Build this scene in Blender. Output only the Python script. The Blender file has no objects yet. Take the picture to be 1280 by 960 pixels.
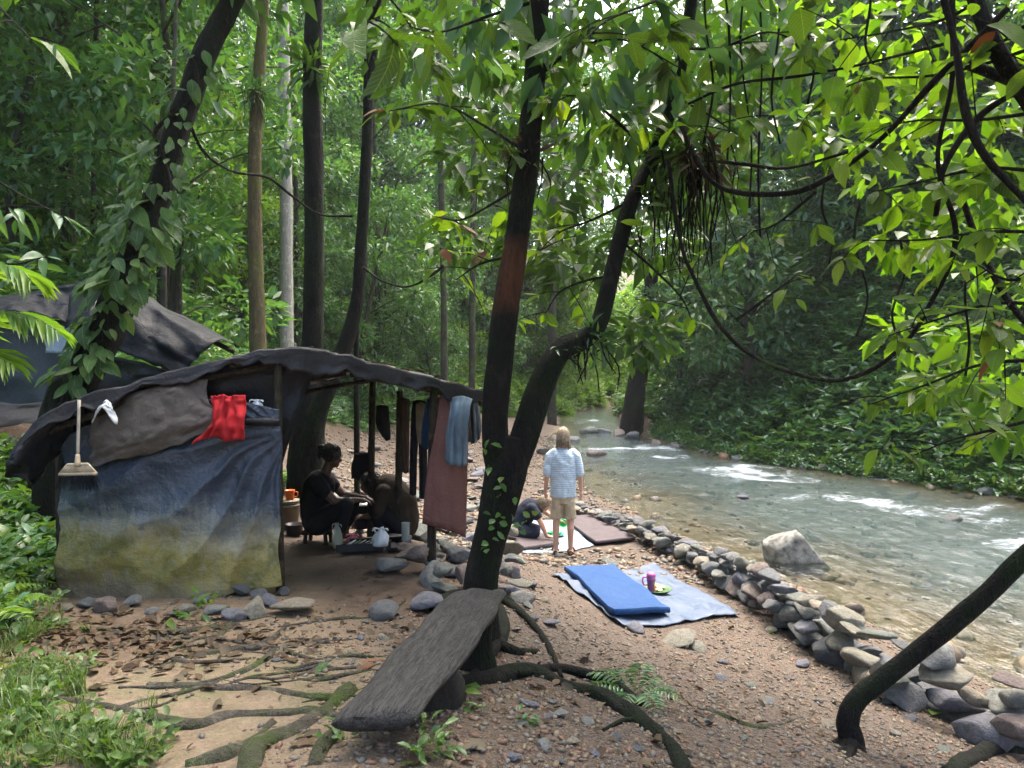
import bpy, math, random
import numpy as np
from mathutils import Vector, Matrix, Euler

# ------------------------------------------------------------------ camera, sky, sun, exposure
scene = bpy.context.scene
COL = scene.collection
R = math.radians
CAMZ, FPX, PITCH = 2.85, 930.0, math.atan(15 / 930.0)
cam_data = bpy.data.cameras.new('camera')
cam = bpy.data.objects.new('camera', cam_data)
COL.objects.link(cam)
cam.location = (0, 0, CAMZ)
cam.rotation_euler = (R(90) - PITCH, 0, 0)
cam_data.sensor_width = 36
cam_data.lens = FPX / 1280 * 36
cam_data.clip_start = 0.05
cam_data.clip_end = 800
scene.camera = cam

SUN_ELEV, SUN_AZ = 64, 28          # degrees; azimuth clockwise from +Y (ahead, a little right)
world = bpy.data.worlds.new('World')
scene.world = world
world.use_nodes = True
wn = world.node_tree
bg = wn.nodes['Background']
sky = wn.nodes.new('ShaderNodeTexSky')
sky.sky_type = 'NISHITA'
sky.sun_disc = False
sky.sun_elevation = R(SUN_ELEV)
sky.sun_rotation = R(SUN_AZ)
sky.air_density = 1.0
sky.dust_density = 6.0
sky.ozone_density = 0.6
wn.links.new(sky.outputs[0], bg.inputs[0])
bg.inputs[1].default_value = 0.15
sl = bpy.data.lights.new('sun', 'SUN')
sl.energy = 1.5
sl.angle = R(60)
sl.color = (1.0, 0.96, 0.88)
sun = bpy.data.objects.new('sun', sl)
COL.objects.link(sun)
az, el = R(SUN_AZ), R(SUN_ELEV)
sdir = Vector((math.sin(az) * math.cos(el), math.cos(az) * math.cos(el), math.sin(el)))
sun.rotation_euler = sdir.to_track_quat('Z', 'Y').to_euler()
sun.location = sdir * 60
vs = scene.view_settings
vs.view_transform = 'Standard'
vs.look = 'None'
vs.gamma = 1.0
vs.use_curve_mapping = False
vs.exposure = 2.58
cy = scene.cycles
scene.render.engine = 'CYCLES'
cy.use_denoising = True
cy.max_bounces = 7
cy.diffuse_bounces = 3
cy.glossy_bounces = 3
cy.transmission_bounces = 5
cy.transparent_max_bounces = 8
cy.volume_bounces = 1
cy.sample_clamp_indirect = 6
cy.use_adaptive_sampling = True
cy.adaptive_threshold = 0.012

# ------------------------------------------------------------------ helpers
rng = np.random.default_rng(7)
random.seed(7)

def at(px, py, d):
    """a point of the place, from where the photograph shows it and its distance ahead in metres"""
    u, v = (px - 640) / FPX, (480 - py) / FPX
    c, s = math.cos(PITCH), math.sin(PITCH)
    return Vector((d * u, d * (c + v * s), CAMZ + d * (-s + v * c)))

def vnoise(x, y, seed=0.0):
    x = np.asarray(x, float); y = np.asarray(y, float)
    xi, yi = np.floor(x), np.floor(y)
    xf, yf = x - xi, y - yi
    def h(a, b):
        v = np.sin(a * 127.1 + b * 311.7 + seed * 74.7) * 43758.5453
        return v - np.floor(v)
    sx, sy = xf * xf * (3 - 2 * xf), yf * yf * (3 - 2 * yf)
    a = h(xi, yi) * (1 - sx) + h(xi + 1, yi) * sx
    b = h(xi, yi + 1) * (1 - sx) + h(xi + 1, yi + 1) * sx
    return (a * (1 - sy) + b * sy) * 2 - 1

def fbm(x, y, seed=0.0, octaves=4):
    t, amp, f = 0, 1.0, 1.0
    for i in range(octaves):
        t = t + amp * vnoise(x * f + 13.7 * i, y * f - 7.3 * i, seed + i)
        amp *= .5; f *= 2.03
    return t

def crumple(x, y, seed=0.0):
    """sharp creases, as in handled plastic sheeting"""
    t, amp, f = 0, 1.0, 1.0
    for i in range(4):
        t = t + amp * (.5 - np.abs(vnoise(x * f + 5.1 * i + .35 * y, y * f - 3.7 * i, seed + i)))
        amp *= .55; f *= 1.9
    return t

def sstep(a, b, x):
    t = np.clip((np.asarray(x, float) - a) / (b - a), 0, 1)
    return t * t * (3 - 2 * t)

def make_mesh(name, verts, faces, mat=None, smooth=True):
    me = bpy.data.meshes.new(name)
    me.from_pydata([tuple(v) for v in verts], [], [tuple(int(i) for i in f) for f in faces])
    if mat: me.materials.append(mat)
    if smooth: me.polygons.foreach_set('use_smooth', [True] * len(me.polygons))
    me.update()
    return me

def np_mesh(name, V, F, mat=None, smooth=False):
    """fast mesh from arrays: V (n,3), F (m,k) all faces with k corners"""
    V = np.asarray(V, np.float32); F = np.asarray(F, np.int32)
    me = bpy.data.meshes.new(name)
    me.vertices.add(len(V)); me.vertices.foreach_set('co', V.ravel())
    k = F.shape[1]
    me.loops.add(F.size); me.loops.foreach_set('vertex_index', F.ravel())
    me.polygons.add(len(F))
    me.polygons.foreach_set('loop_start', np.arange(0, F.size, k, dtype=np.int32))
    me.polygons.foreach_set('loop_total', np.full(len(F), k, np.int32))
    if smooth: me.polygons.foreach_set('use_smooth', np.ones(len(F), bool))
    if mat: me.materials.append(mat)
    me.update(calc_edges=True)
    return me

def link(name, me, parent=None, loc=None, rot=None, scl=None):
    o = bpy.data.objects.new(name, me)
    COL.objects.link(o)
    if parent: o.parent = parent
    if loc is not None: o.location = loc
    if rot is not None: o.rotation_euler = rot
    if scl is not None: o.scale = scl if hasattr(scl, '__len__') else (scl,) * 3
    return o

def tag(o, label=None, cat=None, group=None, kind=None):
    if label: o['label'] = label
    if cat: o['category'] = cat
    if group: o['group'] = group
    if kind: o['kind'] = kind
    return o

def empty(name, loc=(0, 0, 0), rz=0, label=None, cat=None, group=None):
    o = bpy.data.objects.new(name, None)
    o.empty_display_size = .1
    COL.objects.link(o)
    o.location = loc; o.rotation_euler = (0, 0, rz)
    return tag(o, label, cat, group)

def part(name, me, parent, world=True):
    """child mesh whose vertices are given in world space (parent has location only + rot z)"""
    o = link(name, me, parent)
    if world:
        o.matrix_parent_inverse = (Matrix.Translation(parent.location) @ parent.rotation_euler.to_matrix().to_4x4()).inverted()
    return o

class MB:
    """collects several shapes into one mesh"""
    def __init__(s): s.v, s.f = [], []
    def add(s, V, F):
        n = len(s.v)
        s.v += [tuple(p) for p in V]; s.f += [tuple(i + n for i in f) for f in F]
        return s
    def mesh(s, name, mat, smooth=True): return make_mesh(name, s.v, s.f, mat, smooth)

def catmull(P, n):
    P = [np.array(p, float) for p in P]
    Q = [2 * P[0] - P[1]] + P + [2 * P[-1] - P[-2]]
    out = []
    for i in range(1, len(Q) - 2):
        for k in range(n):
            t = k / n
            a, b, c, d = Q[i - 1], Q[i], Q[i + 1], Q[i + 2]
            out.append(.5 * (2 * b + (c - a) * t + (2 * a - 5 * b + 4 * c - d) * t * t + (-a + 3 * b - 3 * c + d) * t ** 3))
    out.append(P[-1])
    return np.array(out)

def tube(P, r, seg=10, n=6, rough=0.0, seed=0, flat=1.0, cap=True):
    """tapered tube through points P; r is a list matching P or a number"""
    if not hasattr(r, '__len__'): r = [r] * len(P)
    C = catmull([list(p) + [q] for p, q in zip([tuple(p) for p in P], r)], n)
    pts, rad = C[:, :3], np.maximum(C[:, 3], .0005)
    T = np.gradient(pts, axis=0); T /= np.linalg.norm(T, axis=1)[:, None] + 1e-9
    up = np.array([0, 0, 1.0]) if abs(T[0][2]) < .9 else np.array([1.0, 0, 0])
    N = np.cross(up, T[0]); N /= np.linalg.norm(N)
    V, F = [], []
    L = np.concatenate([[0], np.cumsum(np.linalg.norm(np.diff(pts, axis=0), axis=1))])
    for i in range(len(pts)):
        N = N - T[i] * N.dot(T[i]); N /= np.linalg.norm(N) + 1e-9
        B = np.cross(T[i], N)
        for k in range(seg):
            a = 2 * math.pi * k / seg
            q = 1.0
            if rough:
                q += rough * (.6 * float(vnoise(math.cos(a) * 1.5 + 9 + seed, L[i] * 1.6 / max(rad[i] * 8, .2) + math.sin(a) * 1.5, seed)) +
                              .5 * float(vnoise(math.cos(a) * 4 + seed, L[i] * 7 + math.sin(a) * 4, seed + 3)))
            V.append(pts[i] + rad[i] * q * (math.cos(a) * N + flat * math.sin(a) * B))
    for i in range(len(pts) - 1):
        for k in range(seg):
            k2 = (k + 1) % seg
            F.append((i * seg + k, i * seg + k2, (i + 1) * seg + k2, (i + 1) * seg + k))
    if cap:
        F.append(tuple(range(seg))[::-1]); F.append(tuple((len(pts) - 1) * seg + k for k in range(seg)))
    return V, F

def grid(f, nx, ny):
    V = [f(i / nx, j / ny) for j in range(ny + 1) for i in range(nx + 1)]
    F = [(j * (nx + 1) + i, j * (nx + 1) + i + 1, (j + 1) * (nx + 1) + i + 1, (j + 1) * (nx + 1) + i) for j in range(ny) for i in range(nx)]
    return V, F

def box(c, s, rz=0.0, bev=0.0, ry=0.0, rx=0.0):
    M = Matrix.Translation(c) @ Euler((rx, ry, rz)).to_matrix().to_4x4()
    x, y, z = s[0] / 2, s[1] / 2, s[2] / 2
    if bev <= 0:
        V = [(-x, -y, -z), (x, -y, -z), (x, y, -z), (-x, y, -z), (-x, -y, z), (x, -y, z), (x, y, z), (-x, y, z)]
        F = [(0, 3, 2, 1), (4, 5, 6, 7), (0, 1, 5, 4), (1, 2, 6, 5), (2, 3, 7, 6), (3, 0, 4, 7)]
    else:
        b = min(bev, x * .9, y * .9, z * .9)
        V, F = [], []
        rings = [(-z, b), (-z + b, 0), (z - b, 0), (z, b)]
        for zz, i in rings:
            for (sx, sy) in ((-1, -1), (1, -1), (1, 1), (-1, 1)):
                # two verts per corner give a chamfer
                a1 = (sx * (x - i - (b if sx * sy > 0 else 0)), sy * (y - i - (0 if sx * sy > 0 else b)), zz)
                a2 = (sx * (x - i - (0 if sx * sy > 0 else b)), sy * (y - i - (b if sx * sy > 0 else 0)), zz)
                V += [a1, a2]
        for r_ in range(3):
            for k in range(8):
                F.append((r_ * 8 + k, r_ * 8 + (k + 1) % 8, (r_ + 1) * 8 + (k + 1) % 8, (r_ + 1) * 8 + k))
        F.append(tuple(range(8))[::-1]); F.append(tuple(24 + k for k in range(8)))
    return [M @ Vector(v) for v in V], F

def lathe(prof, seg=20, M=None, close=True):
    V, F = [], []
    for (r_, z) in prof:
        for k in range(seg):
            a = 2 * math.pi * k / seg
            V.append(Vector((r_ * math.cos(a), r_ * math.sin(a), z)))
    n = len(prof)
    for i in range(n - 1):
        for k in range(seg):
            F.append((i * seg + k, i * seg + (k + 1) % seg, (i + 1) * seg + (k + 1) % seg, (i + 1) * seg + k))
    if close:
        F.append(tuple(range(seg))[::-1]); F.append(tuple((n - 1) * seg + k for k in range(seg)))
    if M is not None: V = [M @ v for v in V]
    return V, F
# ------------------------------------------------------------------ materials
class NT:
    def __init__(s, name):
        s.m = bpy.data.materials.new(name); s.m.use_nodes = True
        s.t = s.m.node_tree; s.t.nodes.clear()
        s.out = s.t.nodes.new('ShaderNodeOutputMaterial')
    def n(s, typ, ins=None, **props):
        nd = s.t.nodes.new(typ)
        for k, v in props.items(): setattr(nd, k, v)
        for k, v in (ins or {}).items():
            sock = nd.inputs[k]
            if isinstance(v, bpy.types.NodeSocket): s.t.links.new(v, sock)
            elif isinstance(v, bpy.types.Node): s.t.links.new(v.outputs[0], sock)
            else:
                if sock.type == 'RGBA' and len(v) == 3: v = (*v, 1)
                sock.default_value = v
        return nd
    def math(s, op, a, b=0.5, clamp=False):
        return s.n('ShaderNodeMath', {0: a, 1: b}, operation=op, use_clamp=clamp).outputs[0]
    def noise(s, scale, vec=None, detail=4, rough=.6, dist=0.0):
        i = {'Scale': scale, 'Detail': detail, 'Roughness': rough, 'Distortion': dist}
        if vec is not None: i['Vector'] = vec
        return s.n('ShaderNodeTexNoise', i).outputs[0]
    def ramp(s, fac, stops, interp='LINEAR'):
        r_ = s.n('ShaderNodeValToRGB', {'Fac': fac})
        r_.color_ramp.interpolation = interp
        e = r_.color_ramp.elements
        while len(e) > 1: e.remove(e[-1])
        for i, (p, c) in enumerate(stops):
            if not hasattr(c, '__len__'): c = (c, c, c)
            el_ = e[0] if i == 0 else e.new(p)
            el_.position = p; el_.color = (*c[:3], 1)
        return r_.outputs[0]
    def mix(s, fac, a, b, blend='MIX'):
        m = s.n('ShaderNodeMix', data_type='RGBA', blend_type=blend)
        for idx, v in ((0, fac), (6, a), (7, b)):
            sock = m.inputs[idx]
            if isinstance(v, bpy.types.NodeSocket): s.t.links.new(v, sock)
            else:
                if idx and len(v) == 3: v = (*v, 1)
                sock.default_value = v
        return m.outputs[2]
    def obj(s): return s.n('ShaderNodeTexCoord').outputs['Object']
    def pos(s): return s.n('ShaderNodeNewGeometry').outputs['Position']
    def attr(s, name): return s.n('ShaderNodeAttribute', attribute_name=name).outputs['Fac']
    def bump(s, h, strength=.4, dist=.02): return s.n('ShaderNodeBump', {'Height': h, 'Strength': strength, 'Distance': dist}).outputs[0]
    def princ(s, col, rough=.6, bump=None, spec=.4, **more):
        i = {'Base Color': col, 'Roughness': rough, 'Specular IOR Level': spec}
        if bump is not None: i['Normal'] = bump
        i.update({k.replace('_', ' '): v for k, v in more.items()})
        p = s.n('ShaderNodeBsdfPrincipled', i)
        return p.outputs[0]
    def done(s, shader):
        s.t.links.new(shader, s.out.inputs[0]); return s.m

def simple(name, c, rough=.6, var=.25, scale=8, bump=.15, spec=.4):
    t = NT(name); v = t.obj()
    n = t.noise(scale, v, 5)
    dark = tuple(x * (1 - var) for x in c); lite = tuple(min(1, x * (1 + var)) for x in c)
    col = t.ramp(n, [(.3, dark), (.7, lite)])
    b = t.bump(t.noise(scale * 6, v, 3), bump, .01) if bump else None
    return t.done(t.princ(col, rough, b, spec))

def leaf_mat(name, stops, trans=.35, rough=.42, tcol=(1.5, 1.5, .5), spec=.45, veins=False):
    t = NT(name)
    g = t.n('ShaderNodeNewGeometry'); oi = t.n('ShaderNodeObjectInfo')
    r_ = t.math('FRACT', t.math('ADD', g.outputs['Random Per Island'], oi.outputs['Random']), 0)
    col = t.ramp(r_, [((i + .5) / len(stops), c) for i, c in enumerate(stops)])
    v = t.obj()
    col = t.mix(t.math('MULTIPLY', t.noise(25, v, 3), .35), col, (.05, .06, .02))
    bmp = None
    if veins:
        s_ = t.n('ShaderNodeSeparateXYZ', {0: v}).outputs
        ay = t.math('ABSOLUTE', s_[1], 0)
        side = t.math('SINE', t.math('MULTIPLY', t.math('SUBTRACT', s_[0], t.math('MULTIPLY', ay, .9)), 62), 0)
        mid = t.math('LESS_THAN', ay, .012)
        vn = t.math('MAXIMUM', t.math('MULTIPLY', mid, 1.0), t.ramp(side, [(.86, 0), (1, .55)]))
        col = t.mix(t.math('MULTIPLY', vn, .45), col, (.20, .26, .07))
        spots = t.ramp(t.noise(9, v, 5, .7), [(.66, 0), (.7, .8)])
        col = t.mix(spots, col, (.09, .06, .02))
        bmp = t.bump(t.math('ADD', vn, t.noise(6, v, 3)), .5, .03)
    p = t.princ(col, rough, bmp, spec)
    tc = t.mix(1.0, col, tcol, 'MULTIPLY')
    tr = t.n('ShaderNodeBsdfTranslucent', {'Color': tc}).outputs[0]
    return t.done(t.n('ShaderNodeMixShader', {0: trans, 1: p, 2: tr}).outputs[0])

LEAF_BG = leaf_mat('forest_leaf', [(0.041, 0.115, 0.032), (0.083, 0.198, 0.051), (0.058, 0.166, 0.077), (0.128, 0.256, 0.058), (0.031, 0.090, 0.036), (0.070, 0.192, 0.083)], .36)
LEAF_YG = leaf_mat('lit_forest_leaf', [(.13, .25, .035), (.09, .20, .035), (.18, .29, .04), (.10, .23, .06)], .48)  # yellow-green copy of the forest leaf, lit look put into its colour
LEAF_DK = leaf_mat('dark_forest_leaf', [(0.039, 0.117, 0.039), (0.078, 0.182, 0.072), (0.052, 0.143, 0.085), (0.124, 0.247, 0.065), (0.026, 0.078, 0.033)], .32, .33)  # deeper copy of the forest leaf, toned for the shaded bank
LEAF_NEAR = leaf_mat('broad_leaf', [(.08, .19, .02), (.11, .22, .02), (.06, .14, .02), (.12, .22, .025), (.09, .17, .03)], .5, .38, (1.9, 1.95, .35))
LEAF_OLIVE = leaf_mat('olive_leaf', [(.045, .10, .02), (.065, .13, .025), (.035, .075, .02), (.08, .15, .03), (.05, .11, .025)], .3, .42, (1.4, 1.7, .4))
LEAF_VINE = leaf_mat('vine_leaf', [(.07, .16, .03), (.10, .20, .05), (.05, .12, .03), (.12, .20, .04)], .35, .3)
LEAF_DEAD = leaf_mat('dead_leaf', [(.085, .045, .024), (.045, .026, .017), (.12, .075, .04), (.028, .018, .014), (.13, .10, .065), (.06, .03, .019)], .1, .6, (1.2, 1, .8), .2)
LEAF_RUST = leaf_mat('rusty_leaf', [(.20, .08, .035), (.14, .06, .03)], .3, .5, (1.5, 1, .5), .2)
GRASS_M = leaf_mat('grass_blade', [(.07, .15, .025), (.10, .19, .03), (.055, .12, .025), (.13, .17, .05)], .4, .4)

def bark_mat(name, c1, c2, moss=.5, mosscol=(.05, .085, .02), scale=6, scar=None):
    t = NT(name); v = t.pos()
    mp = t.n('ShaderNodeMapping', {'Vector': v, 'Scale': (1, 1, .25)}).outputs[0]
    n1 = t.noise(scale * 3, mp, 6, .7)
    col = t.ramp(n1, [(.3, c1), (.7, c2)])
    n2 = t.noise(2.2, v, 5, .65)
    col = t.mix(t.ramp(n2, [(.62 - .3 * moss, 0), (.78 - .25 * moss, 1)]), col, mosscol)
    n3 = t.noise(scale * 1.2, v, 4)
    col = t.mix(t.ramp(n3, [(.57, 0), (.66, .55)]), col, tuple(min(1, x * 1.6 + .006) for x in c2))
    if scar:                      # where the bark has been stripped from one stem
        s_ = t.n('ShaderNodeSeparateXYZ', {0: v}).outputs
        zz = t.math('ADD', s_[2], t.math('MULTIPLY', t.math('SUBTRACT', n2, .5), .5))
        m_ = t.math('MULTIPLY', t.ramp(t.math('ABSOLUTE', t.math('SUBTRACT', zz, scar[0]), 0), [(.16, 1), (.26, 0)]), t.math('MULTIPLY', t.math('LESS_THAN', s_[0], scar[1]), t.ramp(n1, [(.35, .35), (.6, 1)])))
        col = t.mix(m_, col, (.075, .03, .014))
    h = t.math('ADD', n1, t.noise(scale * 14, mp, 4))
    return t.done(t.princ(col, .85, t.bump(h, .9, .04), .2))
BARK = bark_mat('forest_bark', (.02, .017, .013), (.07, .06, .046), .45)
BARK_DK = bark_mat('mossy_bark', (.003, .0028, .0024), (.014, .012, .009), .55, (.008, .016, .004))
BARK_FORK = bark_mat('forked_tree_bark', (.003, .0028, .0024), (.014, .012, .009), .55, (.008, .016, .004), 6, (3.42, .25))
BARK_PALE = bark_mat('pale_bark', (.25, .24, .20), (.42, .40, .35), .15)
BARK_ROOT = bark_mat('root_bark', (.035, .03, .024), (.11, .095, .075), .55, (.055, .08, .02))
WOODPOLE = bark_mat('pole_wood', (.02, .016, .012), (.07, .055, .04), .15)
VINE_M = bark_mat('liana_bark', (.005, .004, .003), (.018, .014, .010), .15)

def stone_mat(name='river_stone', wet=0.0):
    t = NT(name); v = t.obj(); oi = t.n('ShaderNodeObjectInfo').outputs['Random']
    base = t.ramp(oi, [(0, (0.142, 0.146, 0.151)), (.14, (0.201, 0.205, 0.184)), (.28, (0.167, 0.167, 0.193)), (.42, (0.251, 0.235, 0.184)), (.55, (0.126, 0.134, 0.138)), (.66, (0.217, 0.221, 0.209)),
                       (.76, (0.193, 0.151, 0.134)), (.86, (0.159, 0.176, 0.151)), (.94, (0.285, 0.243, 0.184))], 'CONSTANT')
    off = t.n('ShaderNodeVectorMath', {0: v, 1: t.n('ShaderNodeCombineXYZ', {0: t.math('MULTIPLY', oi, 50), 1: t.math('MULTIPLY', oi, 91)}).outputs[0]}, operation='ADD').outputs[0]
    n = t.noise(5, off, 8, .72)
    col = t.mix(1, base, t.ramp(n, [(.25, .45), (.5, .95), (.75, 1.4)]), 'MULTIPLY')
    n2 = t.noise(2.4, off, 5)
    col = t.mix(t.ramp(n2, [(.54, 0), (.68, .5)]), col, (0.100, 0.109, 0.058))
    n3 = t.noise(28, off, 3)
    col = t.mix(t.ramp(n3, [(.64, 0), (.7, .35)]), col, (0.419, 0.402, 0.351))
    return t.done(t.princ(col, .55 - .3 * wet, t.bump(t.math('ADD', t.math('MULTIPLY', n, 1.6), t.noise(22, off, 6, .75)), .7, .06), .35 + .2 * wet))
def veined(name, like, trans, tc): return leaf_mat(name, like, trans, .48, tc, .3, True)
NEAR_V = veined('veined_broad_leaf', [(.09, .19, .02), (.13, .24, .02), (.06, .13, .02), (.13, .23, .025), (.10, .18, .03), (.15, .22, .03)], .52, (1.9, 1.95, .35))
OLIVE_V = veined('veined_olive_leaf', [(.05, .10, .02), (.08, .14, .025), (.035, .07, .02), (.10, .17, .03), (.06, .11, .02), (.08, .13, .03)], .34, (1.4, 1.7, .4))
VINE_V = veined('veined_vine_leaf', [(.035, .10, .022), (.06, .15, .035), (.022, .07, .02), (.10, .19, .04)], .35, (1.5, 1.6, .4))
STONE = stone_mat()
STONE_WET = stone_mat('wet_river_stone', 1)

def pebble_mat():
    t = NT('pebble'); oi = t.n('ShaderNodeObjectInfo').outputs['Random']
    base = t.ramp(oi, [(0, (0.101, 0.081, 0.058)), (.1, (0.170, 0.118, 0.067)), (.2, (0.181, 0.137, 0.083)), (.3, (0.082, 0.068, 0.051)), (.4, (0.153, 0.089, 0.056)), (.5, (0.144, 0.126, 0.101)), (.6, (0.181, 0.143, 0.094)),
                       (.68, (0.181, 0.100, 0.061)), (.76, (0.116, 0.103, 0.086)), (.84, (0.165, 0.124, 0.080)), (.9, (0.181, 0.150, 0.104)), (.96, (0.092, 0.089, 0.079))], 'CONSTANT')
    n = t.noise(3, t.obj(), 5)
    col = t.mix(1, base, t.ramp(n, [(.3, .6), (.7, 1.15)]), 'MULTIPLY')
    return t.done(t.princ(col, .55, None, .35))
PEBBLE = pebble_mat()

def tarp_mat(name, c, rough=.4, dirt=.3, dirtcol=(.10, .09, .075), spec=.5, scale=3.5):
    t = NT(name); v = t.obj()
    n = t.noise(scale, v, 7, .7)
    col = t.mix(t.ramp(n, [(.42, 0), (.75, dirt)]), c, dirtcol)
    col = t.mix(t.ramp(t.noise(scale * 9, v, 5), [(.6, 0), (.72, dirt * .6)]), col, tuple(min(1, x * 2.2 + .03) for x in c))
    h = t.math('ADD', t.noise(9, v, 6, .7, .6), t.math('MULTIPLY', t.noise(40, v, 3), .3))
    rg = t.ramp(n, [(.3, rough * .8), (.75, min(1, rough * 1.6))])
    return t.done(t.princ(col, rg, t.bump(h, .5, .03), spec))
TARP_BLK = tarp_mat('black_tarp', (.006, .007, .010), .36, .2, (.03, .028, .026), .3)
TARP_ROOF = tarp_mat('roof_tarp', (.008, .008, .010), .34, .4, (.03, .024, .022), .35)
TARP_REAR = tarp_mat('rear_tarp', (.005, .007, .010), .5, .3, (.018, .02, .022), .14)
TARP_GREY = tarp_mat('weathered_grey_tarp', (.035, .046, .054), .5, .5, (.065, .065, .058), .3)
TARP_BROWN = tarp_mat('brown_tarp', (.075, .062, .052), .5, .6, (.15, .128, .105), .3)
TARP_MAROON = tarp_mat('maroon_sheet', (.15, .065, .052), .6, .5, (.10, .052, .038), .3)
TARP_BLUE = tarp_mat('blue_grey_tarp', (.065, .095, .15), .4, .55, (.11, .125, .155), .35)
TARP_PALE = tarp_mat('pale_blue_tarp', (.20, .26, .31), .45, .4, (.15, .165, .17), .35)

def wall_tarp_mat():
    t = NT('stained_wall_tarp'); v = t.pos()
    z = t.n('ShaderNodeSeparateXYZ', {0: v}).outputs
    n = t.noise(3.0, v, 6, .65, .5); n2 = t.noise(11, v, 7, .72)
    slope = t.math('MULTIPLY', t.math('ADD', z[0], 2.6), .12)      # the stain sits higher at the left end
    zz = t.math('ADD', t.math('ADD', z[2], slope), t.math('ADD', t.math('MULTIPLY', t.math('SUBTRACT', n, .5), .38), t.math('ADD', t.math('MULTIPLY', t.math('SUBTRACT', n2, .5), .24), t.math('MULTIPLY', t.math('SUBTRACT', t.noise(3.0, t.n('ShaderNodeMapping', {'Vector': v, 'Scale': (7, 1, .8)}).outputs[0], 7, .75, .3), .5), .34))))
    f = t.math('SUBTRACT', zz, 1.0)
    col = t.ramp(f, [(.12, (.13, .105, .07)), (.27, (.20, .165, .085)), (.38, (.20, .165, .035)), (.54, (.25, .205, .05)), (.66, (.29, .255, .15)), (.76, (.16, .165, .135)), (.88, (.065, .085, .105)), (1.0, (.028, .043, .068))])
    alg = t.noise(4.5, v, 7, .7, .8)
    band = t.ramp(f, [(.2, 0), (.36, 1), (.58, 1), (.74, 0)])
    col = t.mix(t.math('MULTIPLY', t.ramp(alg, [(.45, 0), (.6, .85)]), band), col, (.11, .105, .02))
    col = t.mix(t.math('MULTIPLY', t.ramp(t.noise(16, v, 5), [(.55, 0), (.68, .6)]), band), col, (.24, .23, .16))
    rg = t.ramp(f, [(.5, .7), (.85, .27)])
    cre = t.n('ShaderNodeTexVoronoi', {'Vector': t.n('ShaderNodeMapping', {'Vector': v, 'Rotation': (0, R(-35), 0), 'Scale': (.7, 1, 4.5)}).outputs[0], 'Scale': 1.1, 'Randomness': 1.0}, feature='DISTANCE_TO_EDGE').outputs['Distance']
    crk = t.ramp(cre, [(0, 1), (.012, 0)])
    col = t.mix(t.math('MULTIPLY', crk, .10), col, (.17, .17, .15))
    spl = t.math('MULTIPLY', t.ramp(t.noise(30, v, 6, .75), [(.6, 0), (.66, .8)]), t.ramp(f, [(.15, 1), (.42, 0)]))
    col = t.mix(spl, col, (.10, .062, .036))
    dust = t.ramp(t.noise(60, v, 4, .8), [(.67, 0), (.71, .55)])
    col = t.mix(dust, col, (.26, .26, .22))
    h = t.math('ADD', t.math('ADD', n2, t.noise(35, v, 4)), t.math('MULTIPLY', crk, .12))
    return t.done(t.princ(col, rg, t.bump(h, .6, .02), .6))
TARP_WALL = wall_tarp_mat()

def cloth(name, c, rough=.85, var=.3):
    t = NT(name); v = t.obj()
    col = t.ramp(t.noise(7, v, 5), [(.3, tuple(x * (1 - var) for x in c)), (.7, tuple(min(1, x * (1 + var)) for x in c))])
    return t.done(t.princ(col, rough, t.bump(t.noise(160, v, 2), .25, .003), .15))

def plank_mat():
    t = NT('weathered_plank'); v = t.obj()
    mp = t.n('ShaderNodeMapping', {'Vector': v, 'Scale': (11, .9, 11)}).outputs[0]
    n = t.noise(3.5, mp, 8, .72, .4); n2 = t.noise(11, mp, 6, .75)
    col = t.ramp(n, [(.25, (.016, .015, .014)), (.5, (.045, .043, .04)), (.75, (.09, .085, .08))])
    col = t.mix(t.ramp(n2, [(.48, 0), (.56, .9)]), col, (.010, .009, .008))
    col = t.mix(t.ramp(t.noise(24, mp, 4, .7), [(.56, 0), (.64, .5)]), col, (.14, .135, .125))
    col = t.mix(t.ramp(t.noise(3.3, v, 5), [(.57, 0), (.72, .35)]), col, (.07, .085, .04))
    return t.done(t.princ(col, .62, t.bump(t.math('ADD', n, n2), .8, .02), .35))
PLANK = plank_mat()

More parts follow.
